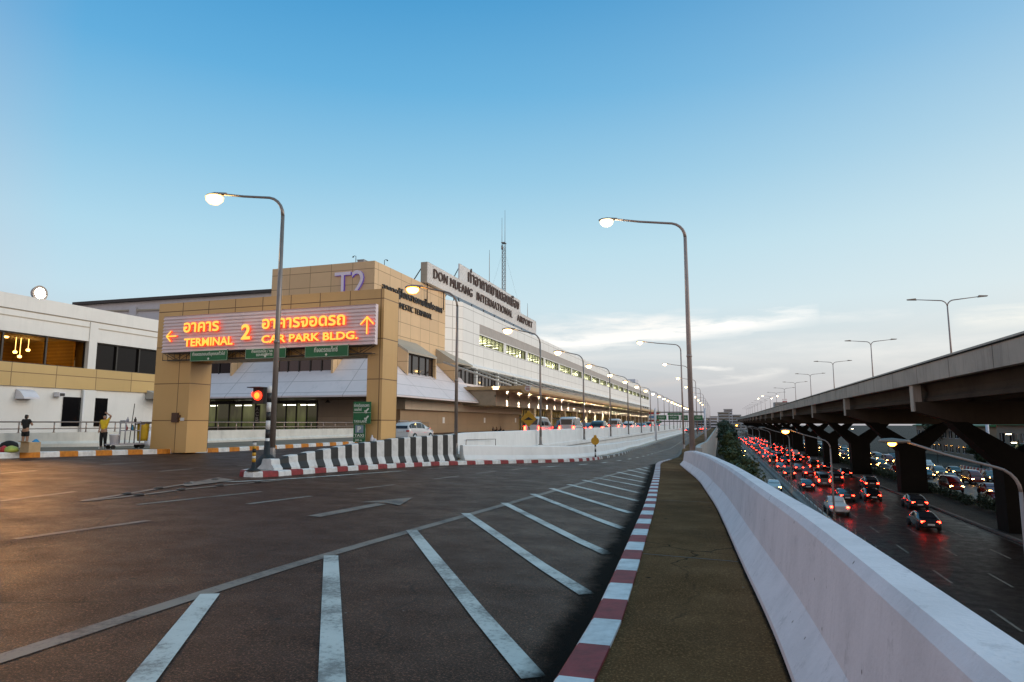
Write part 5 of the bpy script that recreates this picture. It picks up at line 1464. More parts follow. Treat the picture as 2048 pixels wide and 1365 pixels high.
mb = MB(); rows = []
for z, r in ((.32,.20),(.5,.22),(.9,.235),(1.08,.24)):
    rows.append([cp(.72+math.cos(t_)*r, math.sin(t_)*r*1.05, z) for t_ in [2*math.pi*i/12 for i in range(12)]])
vr = mb.strip(rows, close=True, smooth=True); mb.cap(vr[0][::-1]); mb.cap(vr[-1]); mb.build('yellow_bag', 'yellow_bag', ct)
mb = MB(); mb.obox(cp(.72,0,1.11), (fx, Vector((fx.y,-fx.x,0)), Vector((0,0,1))), (.27,.26,.02)); mb.build('bag_lid', 'steel_dark', ct)
for a, b in ((-.6,-.2),(-.6,.2),(.6,-.2),(.6,.2)):
    mb = MB(); p = cp(a,b,.09 if a < 0 else .12); r = .09 if a < 0 else .12; rows = []
    bx = Vector((fx.y,-fx.x,0))
    for o_ in (-.025, .025): rows.append([p+bx*o_+fx*math.cos(t_)*r+Vector((0,0,1))*math.sin(t_)*r for t_ in [2*math.pi*i/14 for i in range(14)]])
    vr = mb.strip(rows, close=True); mb.cap(vr[0]); mb.cap(vr[-1][::-1]); mb.build('wheel', 'tyre', ct)
mb = MB(); mb.tube([cp(.1,.1,.25), cp(.22,.1,1.95)], .016, 6); mb.build('mop_handle', 'steel_dark', ct)
for (a, b, z, mat) in ((.05,-.1,.80,'plastic_red'),(.2,.08,.80,'plastic_blue'),(.32,-.08,.80,'plastic_lime'),(.3,.1,1.14,'steel_dark'),(.05,-.05,1.14,'cart_grey')):
    mb = MB(); mb.lathe(cp(a,b,z), [(.05,0),(.055,.12),(.02,.18),(.02,.23)], 8); mb.build('spray_bottle', mat, ct)
bp_ = cp(-.48,0,.225); bk = thing('bucket', 'white bucket standing on the deck of the cleaning cart', 'bucket', bp_)
mb = MB(); mb.lathe(bp_, [(.15,0),(.19,.36),(.205,.37),(.205,.40),(.18,.40),(.14,.03)], 16); mb.build('pail', 'plastic_white', bk)
mb = MB(); mb.tube([bp_+Vector((.19*math.cos(t_),.19*math.sin(t_),.36-.16*abs(math.sin(t_)))) for t_ in [math.pi*i/8 for i in range(9)]], .008, 5); mb.build('handle', 'steel_grey', bk)
# clear litter bag and pale box beside the arch column
q = on_walk(297, 893); t = blob_bag('litter_bag', 'clear plastic litter bag slumped against the wall left of the arch column', 'bag', q, .5, .42, .85, 'plastic_white', True)
q = on_walk(378, 891); t = thing('planter_box', 'pale concrete block pair right of the left arch column foot', 'block', q)
mb = MB(); mb.box((q.x-.35,q.y-.2,q.z),(q.x+.05,q.y+.2,q.z+.55)); mb.build('block', 'low_wall_paint', t, bevel=.02)
mb = MB(); mb.box((q.x+.1,q.y-.2,q.z),(q.x+.5,q.y+.2,q.z+.62)); mb.build('block', 'low_wall_paint', t, bevel=.02)
# people sitting at the foot of the brown wall
for i, (px, sh, lab) in enumerate(((987,'cloth_grey','person in grey sitting by the brown wall, leftmost of three'),(994,'cloth_brown','person in brown sitting by the brown wall, middle of three'),(1002,'cloth_black','person in black sitting by the brown wall, rightmost of three'))):
    p = pX(px, 852, XBW+1.0)
    person(lab, (p.x, p.y, .12), rad(80+12*i), 1.68, dict(pelvis=(0,0,.16), waist=(0,.03,.30), chest=(0,.06,.50), neckb=(0,.06,.66), neck=(0,.04,.72), head=(0,.02,.81), crown=(0,.03,.895), shl=(.155,.06,.62), shr=(-.155,.06,.62),
        ell=(.22,-.12,.45), elr=(-.22,-.12,.45), wrl=(.12,-.32,.46), wrr=(-.12,-.32,.46), hpl=(.10,-.14,.17), hpr=(-.10,-.14,.17), knl=(.14,-.42,.45), knr=(-.14,-.42,.45), anl=(.11,-.52,.07), anr=(-.11,-.52,.07), tol=(.11,-.66,.035), tor=(-.11,-.66,.035)), sh, 'cloth_black', .02, group='people sitting by the brown wall')
# ================================================================== VEHICLES (built at the origin facing +Y, rear towards -Y)
CARP = {
 'sedan': dict(L=4.5, W=1.76, st=[(-2.25,.42,.62,.74,.74,.60),(-2.12,.30,.70,.92,.92,.72),(-1.55,.24,.80,.99,1.0,.84),(-.95,.22,.84,1.0,1.36,.86),(-.3,.20,.86,.99,1.45,.87),(.35,.20,.86,.97,1.41,.87),(.95,.22,.86,.95,1.08,.86),(1.15,.24,.86,.93,.95,.86),(1.9,.28,.82,.80,.80,.80),(2.2,.36,.70,.62,.62,.62)]),
 'suv': dict(L=4.6, W=1.84, st=[(-2.3,.45,.66,.90,.92,.74),(-2.24,.34,.76,1.02,1.06,.84),(-2.12,.28,.84,1.07,1.38,.88),(-1.86,.24,.88,1.08,1.58,.88),(-1.0,.22,.90,1.07,1.69,.90),(-.1,.22,.91,1.05,1.66,.90),(.45,.22,.91,1.03,1.48,.91),(1.05,.24,.90,1.01,1.16,.90),(1.2,.26,.90,1.0,1.04,.90),(1.95,.30,.86,.90,.91,.82),(2.28,.40,.74,.72,.72,.66)]),
 'van': dict(L=4.9, W=1.8, st=[(-2.45,.40,.72,.98,1.30,.78),(-2.40,.30,.82,1.05,1.86,.86),(-2.2,.26,.86,1.06,1.98,.88),(-1.0,.24,.88,1.06,2.02,.88),(.7,.24,.88,1.05,1.98,.88),(1.3,.24,.88,1.04,1.70,.88),(1.9,.28,.86,1.02,1.18,.86),(2.1,.30,.84,.95,.98,.82),(2.42,.42,.72,.70,.70,.66)]),
 'pickup': dict(L=5.0, W=1.8, st=[(-2.5,.55,.76,.95,.98,.80),(-2.44,.45,.84,1.05,1.06,.86),(-.75,.40,.86,1.06,1.07,.87),(-.70,.38,.87,1.06,1.30,.87),(-.5,.36,.87,1.06,1.70,.87),(.3,.34,.87,1.05,1.74,.87),(.75,.34,.87,1.04,1.40,.87),(1.2,.36,.87,1.02,1.08,.86),(2.1,.40,.83,.95,.96,.80),(2.45,.50,.72,.78,.78,.70)]),
}
def make_car(kind, paint, label, cat, group, tails=True, heads=True, detail=True):
    P = CARP[kind]; W = P['W']/2; t = thing({'suv':'parked_car','sedan':'car','van':'van','pickup':'pickup_truck'}[kind] if kind != 'suv' else 'car', label, cat, (0,0,0), group)
    rows = []
    for (y, zb, w0, zbelt, zt, w1) in P['st']:
        wb = w1 if w1 > w0 else w0; top = max(zt, zbelt+.002); wr_ = wb*(.80 if top-zbelt > .2 else .93)
        wb *= W/.92; wr_ *= W/.92; w0 *= W/.92
        half = [(w0*.86,zb),(w0,zb+.12),(wb,(zb+zbelt)*.55),(wb*.975,zbelt),(wr_,top-.06*(top-zbelt > .2)),(wr_*.82,top)]
        rows.append([(x,y,z) for x, z in half]+[(-x,y,z) for x, z in half[::-1]])
    mb = MB(); vr = mb.strip(rows, close=True, smooth=True); mb.cap(vr[0][::-1]); mb.cap(vr[-1]); mb.build('body', paint, t)
    # side glass follows the greenhouse, 1 cm proud
    for sd in (0, 1):
        mb = MB(); pr = []
        for r in rows:
            a, b = (Vector(r[3]), Vector(r[4])) if sd == 0 else (Vector(r[8]), Vector(r[7]))
            if b.z-a.z > .24:
                n = Vector((.012 if sd == 0 else -.012, 0, 0)); pr.append([a.lerp(b,.10)+n, a.lerp(b,.92)+n])
        for q0, q1 in zip(pr, pr[1:]):
            L = (q1[0]-q0[0]).length
            mb.poly([q0[0].lerp(q1[0],.04), q1[0].lerp(q0[0],.04), q1[1].lerp(q0[1],.04), q0[1].lerp(q1[1],.04)])
        mb.build('side_window', 'glass_dark', t)
    # rear and front screens
    def screen(i, j, sgn, name):
        a, b = rows[i], rows[j]; e = .016*sgn; mb = MB()
        if abs(i-j) == 2:
            m_ = rows[(i+j)//2]; L = [a, m_, b]
            mb.strip([[(r[4][0]*.86,r[4][1]-.022,r[4][2]+(.03 if q == 0 else .012 if q == 1 else -.03)),(r[7][0]*.86,r[7][1]-.022,r[7][2]+(.03 if q == 0 else .012 if q == 1 else -.03))] for q, r in enumerate(L)])
            mb.build(name, 'glass_dark', t); return
        lo, up_ = (a, b)
        mb.poly([(lo[4][0]*.86,lo[4][1]+e,lo[4][2]+.01),(up_[4][0]*.88,up_[4][1]+e,up_[4][2]-.02),(up_[7][0]*.88,up_[7][1]+e,up_[7][2]-.02),(lo[7][0]*.86,lo[7][1]+e,lo[7][2]+.01)])
        mb.build(name, 'glass_dark', t)
    n = len(rows)
    if kind == 'sedan': screen(2,3,-1,'rear_window'); screen(6,5,1,'windscreen')
    elif kind == 'suv': screen(1,3,-1,'rear_window'); screen(7,6,1,'windscreen')
    elif kind == 'van': screen(0,1,-1,'rear_window'); screen(6,5,1,'windscreen')
    else: screen(3,4,-1,'rear_window'); screen(7,6,1,'windscreen')
    wy = (-P['L']*.30, P['L']*.30); rw = .33 if kind != 'suv' else .36
    for y in wy:
        for sx in (-1, 1):
            mb = MB(); x = sx*(W*.90); mb.lathe((x,y,rw), [(rw*.6,-.11),(rw*.94,-.11),(rw,-.07),(rw,.07),(rw*.94,.11),(rw*.6,.11)], 18, axis='x'); w = mb.build('wheel', 'tyre', t)
            if detail:
                mb = MB(); mb.lathe((x+sx*.085,y,rw), [(.06,0.),(rw*.62,.0),(rw*.62,.03),(.05,.03)], 12, axis='x'); mb.build('rim', 'rim_metal', w)
    r0 = P['st'][1]; wv = r0[5]*W/.92
    for sx in (-1, 1):
        hz = r0[3]
        if kind == 'van': a = (.09, .18)
        else: a = (.13, .075)
        mb = MB(); mb.obox((sx*(wv*.84), r0[0]-.03, hz-.13), ((1,0,0),(0,1,0),(0,0,1)), (a[0],.05,a[1])); mb.build('tail_light', 'tail_red' if tails else 'plastic_red', t, bevel=.015)
        f = P['st'][-2]; mb = MB(); mb.obox((sx*(f[5]*W/.92*.78), f[0]+.12, f[3]-.16), ((1,0,0),(0,1,0),(0,0,1)), (.15,.08,.065)); mb.build('headlight', 'head_white' if heads else 'plastic_white', t, bevel=.02)
    mb = MB(); mb.box((-.26,P['st'][0][0]-.035,.52 if kind != 'suv' else .82),(.26,P['st'][0][0]-.01,.65 if kind != 'suv' else .95)); mb.build('number_plate', 'sign_white', t)
    if detail:
        mb = MB(); s0 = P['st'][0]; mb.box((-W*.86,s0[0]-.05,.36),(W*.86,s0[0]+.2,.50)); mb.build('rear_bumper', paint, t, bevel=.03)
        for sx in (-1, 1):
            k = [r for r in P['st'] if r[0] > .3][1]
            mb = MB(); mb.obox((sx*(k[5]*W/.92+.10), k[0]-.12, k[3]+.07), ((1,0,0),(0,1,0),(0,0,1)), (.10,.05,.07)); mb.build('wing_mirror', paint, t, bevel=.02)
    if kind == 'suv':
        for sx in (-1, 1):
            mb = MB(); mb.tube([(sx*.66,-1.6,1.68),(sx*.66,-1.5,1.76),(sx*.66,-.2,1.77),(sx*.64,.2,1.68)], .02, 6); mb.build('roof_rail', 'rim_metal', t)
    return t
# the white car climbing behind the striped barrier
sv = make_car('suv', 'car_white', 'white high-roofed car with dark rear window and roof rails, right of the arch column', 'car', None, tails=False, heads=False)
Ys = 53.; c = pY(828, 865, Ys)
ZS = pY(828, 843, Ys).z-1.72
sv.location = (c.x, Ys, ZS); sv.rotation_euler = (0,0,rad(-4))
# cars on the terminal road, seen over the white wall
protos = {}
def traffic(kind, paint, loc, rz, label, cat, group, tails=True, heads=True, detail=False):
    key = (kind, paint, tails, heads)
    if key not in protos:
        o = make_car(kind, paint, label, cat, group, tails, heads, detail); protos[key] = o
    else: o = copy_tree(protos[key])
    o.location = loc; o.rotation_euler = (0,0,rz); tag(o, label, cat, group)
    return o
gt_ = 'traffic on the terminal road'
for i, (px, X, kind, paint, lab) in enumerate([
    (1078, -17., 'van', 'car_white', 'white van under the first canopy bay, behind the yellow hump sign'),
    (1128, -16., 'pickup', 'car_silver', 'silver pickup with red tail lights by the canopy columns, next after the white van'),
    (1143, -14.5, 'van', 'car_white', 'white van with bright red lights beside the silver pickup on the terminal road'),
    (1168, -18., 'sedan', 'car_red', 'dark red saloon on the terminal road between the second and third wall lamps'),
    (1186, -15., 'sedan', 'car_silver', 'silver saloon braking just past the third wall lamp'),
    (1200, -14., 'suv', 'car_grey', 'grey tall car braking just before the fourth wall lamp'),
    (1214, -18., 'sedan', 'car_black', 'black saloon by the canopy columns near the fourth wall lamp'),
    (1232, -14.5, 'van', 'car_white', 'white van between the fourth and fifth wall lamps'),
    (1246, -16., 'sedan', 'car_bronze', 'bronze saloon near the fifth wall lamp'),
    (1260, -14., 'suv', 'car_white', 'white tall car near the sixth wall lamp'),
    (1273, -16.5, 'sedan', 'car_red', 'red saloon far along the terminal road near the seventh wall lamp'),
    (1285, -14.5, 'sedan', 'car_silver', 'far silver saloon near the eighth wall lamp'),
    (1297, -15.5, 'suv', 'car_grey', 'far grey tall car by the end of the white terminal facade'),
    (1315, -15., 'sedan', 'car_red', 'farthest red saloon on the terminal road under the green boards')]):
    p = pX(px, 850, X); traffic(kind, paint, (X, p.y, .12), rad(random.uniform(-2,2)), lab, 'car' if kind not in ('van','pickup') else kind, gt_, True, False)
# cars far along the ramp
for i, (px, py, kind, paint, lab) in enumerate([(1398,863,'sedan','car_red','red saloon far along the ramp, beside the grey parapet'),(1410,862,'suv','car_white','white tall car far along the ramp beside the red saloon'),
      (1377,866,'sedan','car_silver','silver saloon far along the ramp under the green boards')]):
    p = pg(px, py); traffic(kind, paint, (p.x, p.y, p.z), 0, lab, 'car', 'cars far along the ramp', True, False)
# expressway: cars driving away with red lights
rnd = random.Random(11)
lanes = [10.8, 13.6, 16.6, 19.6]; lane_n = ['lane beside the lamp posts', 'second lane from the lamp posts', 'third lane from the lamp posts', 'lane beside the viaduct hedge']
pnt = ['car_silver', 'car_black', 'car_grey', 'car_grey', 'car_red', 'car_bronze', 'car_silver', 'car_white']; cn = dict(car_silver='silver', car_black='black', car_white='white', car_grey='grey', car_red='red', car_bronze='bronze')
kn = dict(sedan='saloon', suv='tall car', van='van', pickup='pickup')
for li, X in enumerate(lanes):
    Y = (70, 82, 64, 76)[li]+rnd.uniform(0, 8); k = 0
    while Y < 420:
        kd = rnd.choice(['sedan','sedan','suv','van','pickup','sedan']); pc = rnd.choice(pnt)
        traffic(kd, pc, (X+rnd.uniform(-.25,.25), Y, ZH+.004), 0, '%s %s with red tail lights in the %s' % (cn[pc], kn[kd], lane_n[li]), 'car' if kd in ('sedan','suv') else kd, 'cars driving away on the expressway', True, False)
        Y += rnd.uniform(15, 27)*(1. if Y < 150 else .8); k += 1
for li, X in enumerate([29., 32.3, 35.8, 39.4]):
    Y = 48+rnd.uniform(0, 12)
    while Y < 330:
        kd = rnd.choice(['sedan','suv','van','pickup','sedan']); pc = rnd.choice(pnt)
        traffic(kd, pc, (X+rnd.uniform(-.25,.25), Y, ZH+.004), math.pi, '%s %s with headlights on, coming closer beyond the viaduct piers' % (cn[pc], kn[kd]), 'car' if kd in ('sedan','suv') else kd, 'oncoming cars beyond the piers', False, True)
        Y += rnd.uniform(9, 17)
for X, Y, pc, lab in ((5.6, 66, 'car_silver', 'silver saloon with headlights on, nearest on the frontage road below the parapet'), (6.6, 96, 'car_white', 'white saloon with headlights on, second on the frontage road'),
        (4.6, 140, 'car_black', 'black saloon with headlights on, third on the frontage road'), (5.0, 185, 'car_silver', 'silver saloon with headlights on, fourth on the frontage road by the trees'), (6.4, 215, 'car_grey', 'grey saloon with headlights on, fifth on the frontage road'), (5.2, 262, 'car_white', 'farthest white saloon with headlights on the frontage road')):
    traffic('sedan', pc, (X, Y, ZH-.016), math.pi, lab, 'car', 'oncoming cars on the frontage road', False, True)

# ================================================================== VIADUCT
VX0, VX1 = 16., 33.
vy0, vy1 = 8., 700.
via = thing('viaduct', 'long raised concrete expressway on dark forked piers, crossing the right side', 'viaduct', (24.5, 200, ZH))
def curve_z(Y): return 0.
zt = HC+.3135*VX0; zf = HC+.2075*VX0; zg1 = HC+.205*VX0; zg0 = HC+.106*(VX0+1.5)
mb = MB()
mb.prism([(VX0,vy0,zf),(VX0,vy0,zt-.10),(VX0+.03,vy0,zt),(VX0+.30,vy0,zt),(VX0+.42,vy0,zt-.8),(VX0+.5,vy0,zt-.85),(VX0+.5,vy0,zf)], (0,0,0), (0,vy1,0)); mb.build('parapet', 'concrete', via)
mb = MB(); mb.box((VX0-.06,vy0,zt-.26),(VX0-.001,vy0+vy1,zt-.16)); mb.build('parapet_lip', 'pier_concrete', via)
mb = MB()
Y = vy0+6
while Y < 300:
    mb.box((VX0-.006,Y,zf+.02),(VX0-.001,Y+.05,zt-.28)); Y += 8.1
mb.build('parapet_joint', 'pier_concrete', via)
mb = MB(); mb.prism([(VX1,vy0,zf),(VX1,vy0,zt),(VX1-.3,vy0,zt),(VX1-.5,vy0,zf)], (0,0,0), (0,vy1,0)); mb.build('parapet', 'concrete', via)
mb = MB(); mb.box((VX0+.5,vy0,zf),(VX1-.5,vy0+vy1,zf+.35)); mb.build('deck', 'girder_concrete_shaded', via)
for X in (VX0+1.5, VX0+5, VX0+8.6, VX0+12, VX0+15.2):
    mb = MB(); mb.prism([(X-.25,vy0,zf-.002),(X+.25,vy0,zf-.002),(X+.1,vy0,zg1-.6),(X+.1,vy0,zg0+.5),(X+.32,vy0,zg0+.28),(X+.32,vy0,zg0),(X-.32,vy0,zg0),(X-.32,vy0,zg0+.28),(X-.1,vy0,zg0+.5),(X-.1,vy0,zg1-.6)], (0,0,0), (0,vy1,0)); mb.build('girder', 'girder_concrete_shaded', via)
pc0 = pX(1827,795,VX0+.3).y; pc1 = pX(1689.5,795,VX0+.3).y; dP = pc1-pc0
XPI = (VX0+VX1)/2-.9
for k in range(-1, 17):
    Y = pc0+dP*k; m0 = XPI
    zc0 = HC+.064*VX0
    mb = MB()
    mb.prism([(VX0+.25,Y-.75,zg0-.02),(VX1-.3,Y-.75,zg0-.02),(VX1-.3,Y-.75,zc0),(m0+4,Y-.75,HC-.1),(m0-4,Y-.75,HC-.1),(VX0+.25,Y-.75,zc0)], (0,0,0), (0,1.5,0)); cp_ = mb.build('crossbeam', 'girder_concrete_shaded', via)
    mb = MB(); mb.box((VX0+.16,Y-.55,zc0),(VX0+.78,Y+.55,zf-.02)); mb.build('beam_end', 'concrete', via)
    mb = MB()
    w = 1.5
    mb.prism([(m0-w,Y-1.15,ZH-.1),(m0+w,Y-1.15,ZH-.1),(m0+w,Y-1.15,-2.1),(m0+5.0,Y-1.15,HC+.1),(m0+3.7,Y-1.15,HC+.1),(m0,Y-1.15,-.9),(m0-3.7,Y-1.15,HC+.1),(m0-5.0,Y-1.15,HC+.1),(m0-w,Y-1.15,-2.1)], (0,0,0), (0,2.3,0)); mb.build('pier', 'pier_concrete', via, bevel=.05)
# twin arm lamps on the viaduct median
def twin_lamp(Y, k):
    X = 24.2; p = pX(1897,589.5,X)
    lab = ORD[k]+' twin armed lamp counted from the right photo edge on the raised expressway'
    t = thing('twin_street_lamp', lab, 'street lamp', (X,Y,zf+.35), 'twin lamps on the viaduct')
    zh = HC+.557*X
    mb = MB(); mb.tube([(X,Y,zf+.3),(X,Y,zh-.75)], [.13,.07], 8); mb.build('pole', 'pole_pink', t)
    for s in (-1, 1):
        mb = MB(); pts = [(X,Y,zh-.8)]
        for q in range(1, 6): a = math.pi/2*q/5; pts.append((X+s*(.7*(1-math.cos(a))), Y, zh-.8+.7*math.sin(a)))
        pts.append((X+s*3.0, Y, zh+.12)); mb.tube(pts, [.06]*6+[.04], 6); mb.build('arm', 'pole_pink', t)
        mb = MB(); x0 = X+s*2.9; mb.prism([(x0,Y-.13,zh+.04),(x0+s*.9,Y-.11,zh+.10),(x0+s*.95,Y-.1,zh+.2),(x0+s*.1,Y-.13,zh+.26)], (0,0,0), (0,.26,0)); mb.build('lamp_head', 'steel_grey', t, bevel=.02)
        if k in (7, 8): mb = MB(); mb.lathe((x0+s*.5,Y,zh+.03), [(.05,-.2),(.24,-.1),(.26,.03)], 10); mb.build('lamp_bowl', 'bulb_warm', t)
    return t
ty0 = pX(1897,640,24.2).y; ty1 = pX(1742.4,700,24.2).y
for k in range(16): twin_lamp(ty0+(ty1-ty0)*k, k)
# ================================================================== PLANTS
def leaf_mesh(name, centre, blobs, n, size, mat, parent, rnd):
    """crown: many leaf-sized faces scattered through overlapping lobes"""
    mb = MB(); C0 = Vector(centre)
    tot = sum(b[3]**2 for b in blobs)
    for (x, y, z, r) in blobs:
        for _ in range(int(n*r*r/tot)):
            d = Vector((rnd.gauss(0,1), rnd.gauss(0,1), rnd.gauss(0,1))).normalized()
            p = C0+Vector((x,y,z))+d*r*(rnd.random()**.35)*(1+.18*math.sin(5*d.x+3*d.z+x*3))
            a = Vector((rnd.gauss(0,1), rnd.gauss(0,1), rnd.gauss(0,.7))).normalized(); b = a.cross(d+Vector((.01,.02,.03))).normalized(); s = size*rnd.uniform(.6,1.4)
            mb.poly([p-a*s, p+b*s*.45, p+a*s, p-b*s*.45])
    return mb.build(name, mat, parent, recalc=False)
def tree(label, base, h, cr, mat, n, group, rnd, size=.20):
    t = thing('tree', label, 'tree', base, group); B_ = Vector(base)
    th = h*.45; mb = MB(); top = B_+Vector((rnd.uniform(-.3,.3), rnd.uniform(-.3,.3), th)); mb.tube([B_-Vector((0,0,.1)), B_.lerp(top,.5)+Vector((.08,.05,0)), top], [.20,.15,.11], 8)
    blobs = []
    for i in range(9):
        a = 2*math.pi*i/7+rnd.uniform(-.4,.4); rr = cr*rnd.uniform(.25,.75); z = h*rnd.uniform(.42,.88); r = cr*rnd.uniform(.34,.55)
        blobs.append((math.cos(a)*rr, math.sin(a)*rr, z, r))
        mb.tube([top-Vector((0,0,th*.15)), top.lerp(B_+Vector((math.cos(a)*rr, math.sin(a)*rr, z)), .55)+Vector((0,0,.15)), B_+Vector((math.cos(a)*rr, math.sin(a)*rr, z))], [.08,.05,.02], 5)
    blobs.append((0,0,h-cr*.45,cr*.5))
    mb.build('trunk', 'trunk_bark', t); leaf_mesh('crown', B_, blobs, n, size, mat, t, rnd)
    return t
rt = random.Random(5)
gtree = 'trees between the ramp and the frontage road'
k = 0
for Y, X, h, cr, lab in ((62, 1.6, 5.4, 1.7,'low yellow green tree nearest below the white parapet'),(74, 2.0, 5.6, 1.9,'yellow green tree just behind the lowest tree under the ramp edge'),(88, 1.2, 6.0, 2.0,'round green tree in the strip below the grey parapet'),(104, 2.0, 6.8, 1.9,'green tree halfway along the strip beside the frontage road'),
        (124, 1.4, 7.6, 2.1,'darker tree beyond the halfway point of the strip beside the frontage road'),(146, 1.7, 8.4, 2.2,'tall dark tree in the strip beside the frontage road'),(172, 1.2, 9.2, 2.3,'tall dark tree whose top nears the horizon beside the ramp'),(204, 1.6, 9.8, 2.5,'dark tree crossing the horizon right of the ramp lamps'),(245, 1.4, 10.2, 2.6,'far dark tree crossing the horizon near the vanishing point'),(290, 1.6, 10.6, 2.8,'farthest dark tree of the strip beside the frontage road')):
    tree(lab, (X,Y,ZH), h, cr, 'leaf_green' if k < 5 else 'leaf_dark', 1500, gtree, rt, .20 if k < 4 else .28); k += 1
# hedge shrubs on the median below the viaduct
hd0 = None
for i in range(56):
    Y = 40+i*4.2
    X = 25.9 if i % 2 else 24.9+1.2
    if hd0 is None:
        hd0 = thing('shrub', 'x', 'shrub', (26.2,Y,ZH+.1), 'shrubs below the viaduct')
        leaf_mesh('foliage', (26.2,Y,ZH+.1), [(-.3,-1.4,.5,.6),(.1,-.5,.6,.7),(-.1,.5,.5,.65),(.2,1.4,.6,.6)], 700, .15, 'leaf_dark', hd0, rt)
        o = hd0
    else: o = copy_tree(hd0); o.location = (26.2+rt.uniform(-.2,.2), Y, ZH+.1); o.rotation_euler = (0,0,rt.choice([0,math.pi])); o.scale = (1, 1, rt.uniform(.75,1.25))
    tag(o, 'low dark shrub in the hedge between the viaduct piers', 'shrub', 'shrubs below the viaduct')
# trees beyond the far carriageway
k = 0
for X, Y, h, cr, lab in ((50,66,13,5.2,'big dark tree at the right photo edge below the viaduct'),(51,84,12,5,'big dark tree beside the right photo edge, second from it'),(56,104,13,4.6,'dark leafy tree right of the white posts beyond the far carriageway'),(47,128,5.5,2.4,'small dark tree in front of the pale building beyond the piers'),(48,150,5.,2.2,'small round tree in front of the green roofed building'),(60,215,11,5,'dark tree far beyond the piers left of the green roofs'),(57,60,14,5,'dark tree outermost on the right beyond the oncoming cars')):
    tree(lab, (X,Y,ZH), h, cr, 'leaf_dark', 2600, 'trees beyond the far carriageway', rt, .34); k += 1

# ================================================================== BUILDINGS AND SITE BEYOND THE VIADUCT
def shed(name, label, x0, x1, y0, y1, h, roof, ncol):
    t = thing(name, label, 'building', ((x0+x1)/2,(y0+y1)/2,ZH))
    mb = MB(); mb.box((x0,y0,ZH-.1),(x1,y1,ZH+h)); mb.build('wall', 'dim_wall', t)
    mb = MB(); mb.prism([(x0-.8,y0-.8,ZH+h),(x1+.8,y0-.8,ZH+h),(x1+.8,y0-.8,ZH+h+.3),((x0+x1)/2,y0-.8,ZH+h+1.8),(x0-.8,y0-.8,ZH+h+.3)], (0,0,0), (0,y1-y0+1.6,0)); mb.build('roof', roof, t)
    n = int((y1-y0)/5)
    for i in range(n):
        y = y0+(y1-y0)*(i+.5)/n
        for z in (1.2, 5.):
            if z+2.4 > h: continue
            mb = MB(); mb.box((x0-.05,y-1.3,ZH+z),(x0+.02,y+1.3,ZH+z+1.9)); w = mb.build('window', 'glass_dark', t)
            mb = MB(); mb.box((x0-.09,y-1.4,ZH+z-.1),(x0-.03,y+1.4,ZH+z)); mb.box((x0-.09,y-.05,ZH+z),(x0-.052,y+.05,ZH+z+1.9)); mb.build('frame', 'sign_white', w)
    return t
shed('workshop', 'pale building with a green roof seen between the second and third viaduct piers', 58, 72, 128, 170, 8.6, 'sign_green', 5)
shed('workshop', 'pale low building with a green roof farther left behind the piers', 60, 74, 180, 240, 8.2, 'sign_green', 5)
shed('office_block', 'pale tall block behind the white posts on the right beyond the oncoming cars', 62, 78, 92, 122, 11.5, 'roof_grey', 4)
for i, (X, Y, lab) in enumerate(((50,100,'white round post standing left of the pair in front of the pale tall block'),(50.5,107,'white round post right beside its twin in front of the pale tall block'),(49,148,'lone white post in front of the green roofed building'))):
    t = thing('post', lab, 'post', (X,Y,ZH)); mb = MB(); mb.tube([(X,Y,ZH),(X,Y,ZH+10.5)], .28, 10); mb.build('shaft', 'plastic_white', t)
    mb = MB(); mb.box((X-.6,Y-.6,ZH-.02),(X+.6,Y+.6,ZH+.5)); mb.build('footing', 'concrete_grey', t)
# small lit lamps beyond the viaduct
for i, (px, py, Yp, lab) in enumerate(((1641,860,240,'farthest left'),(1706,858,190,'above the second gap between piers'),(1768,861,160,'in front of the green roof'),(1862,864,118,'above the burning orange arm lamp'),(2020,869,86,'upper one before the big dark tree'),(2031,886,82,'lower one before the big dark tree'))):
    X = 46.; p = pX(px, py, X)
    t = thing('yard_lamp', 'small pale lit yard lamp beyond the viaduct, '+lab, 'lamp', (X+.9,p.y,ZH), 'yard lamps beyond the viaduct')
    mb = MB(); mb.tube([(X+.9,p.y,ZH),(X+.9,p.y,p.z+.05),(X,p.y,p.z+.12)], .05, 6); mb.build('pole', 'steel_dark', t)
    mb = MB(); mb.box((X-.55,p.y-.12,p.z-.05),(X+.15,p.y+.12,p.z+.06)); mb.build('lamp_head', 'bulb_small', t)
# red and white plastic barriers of the building site
bar0 = None; n = 0
for (x0, y0, cnt, w) in ((43.2, 92, 9, 'upper'), (44.6, 128, 14, 'rear')):
    for i in range(cnt):
        Y = y0+i*1.62
        if bar0 is None:
            bar0 = thing('plastic_barrier', 'x', 'barrier', (x0,Y,ZH), 'barriers round the building site')
            mb = MB(); mb.prism([(x0-.3,Y-.75,ZH),(x0+.3,Y-.75,ZH),(x0+.24,Y-.75,ZH+.25),(x0+.10,Y-.75,ZH+.9),(x0-.10,Y-.75,ZH+.9),(x0-.24,Y-.75,ZH+.25)], (0,0,0), (0,.75,0)); mb.build('red_half', 'plastic_red', bar0, bevel=.02)
            mb = MB(); mb.prism([(x0-.3,Y,ZH),(x0+.3,Y,ZH),(x0+.24,Y,ZH+.25),(x0+.10,Y,ZH+.9),(x0-.10,Y,ZH+.9),(x0-.24,Y,ZH+.25)], (0,.005,0), (0,.755,0)); mb.build('white_half', 'sign_white', bar0, bevel=.02)
            o = bar0
        else: o = copy_tree(bar0); o.location = (x0+.05*math.sin(i*2.), Y, ZH)
        tag(o, 'red and white plastic barrier in the '+('short row beside the oncoming cars' if w == 'upper' else 'long row before the green roofed building'), 'barrier', 'barriers round the building site, '+w+' row')
mb = MB(); rr = random.Random(3); rows = []
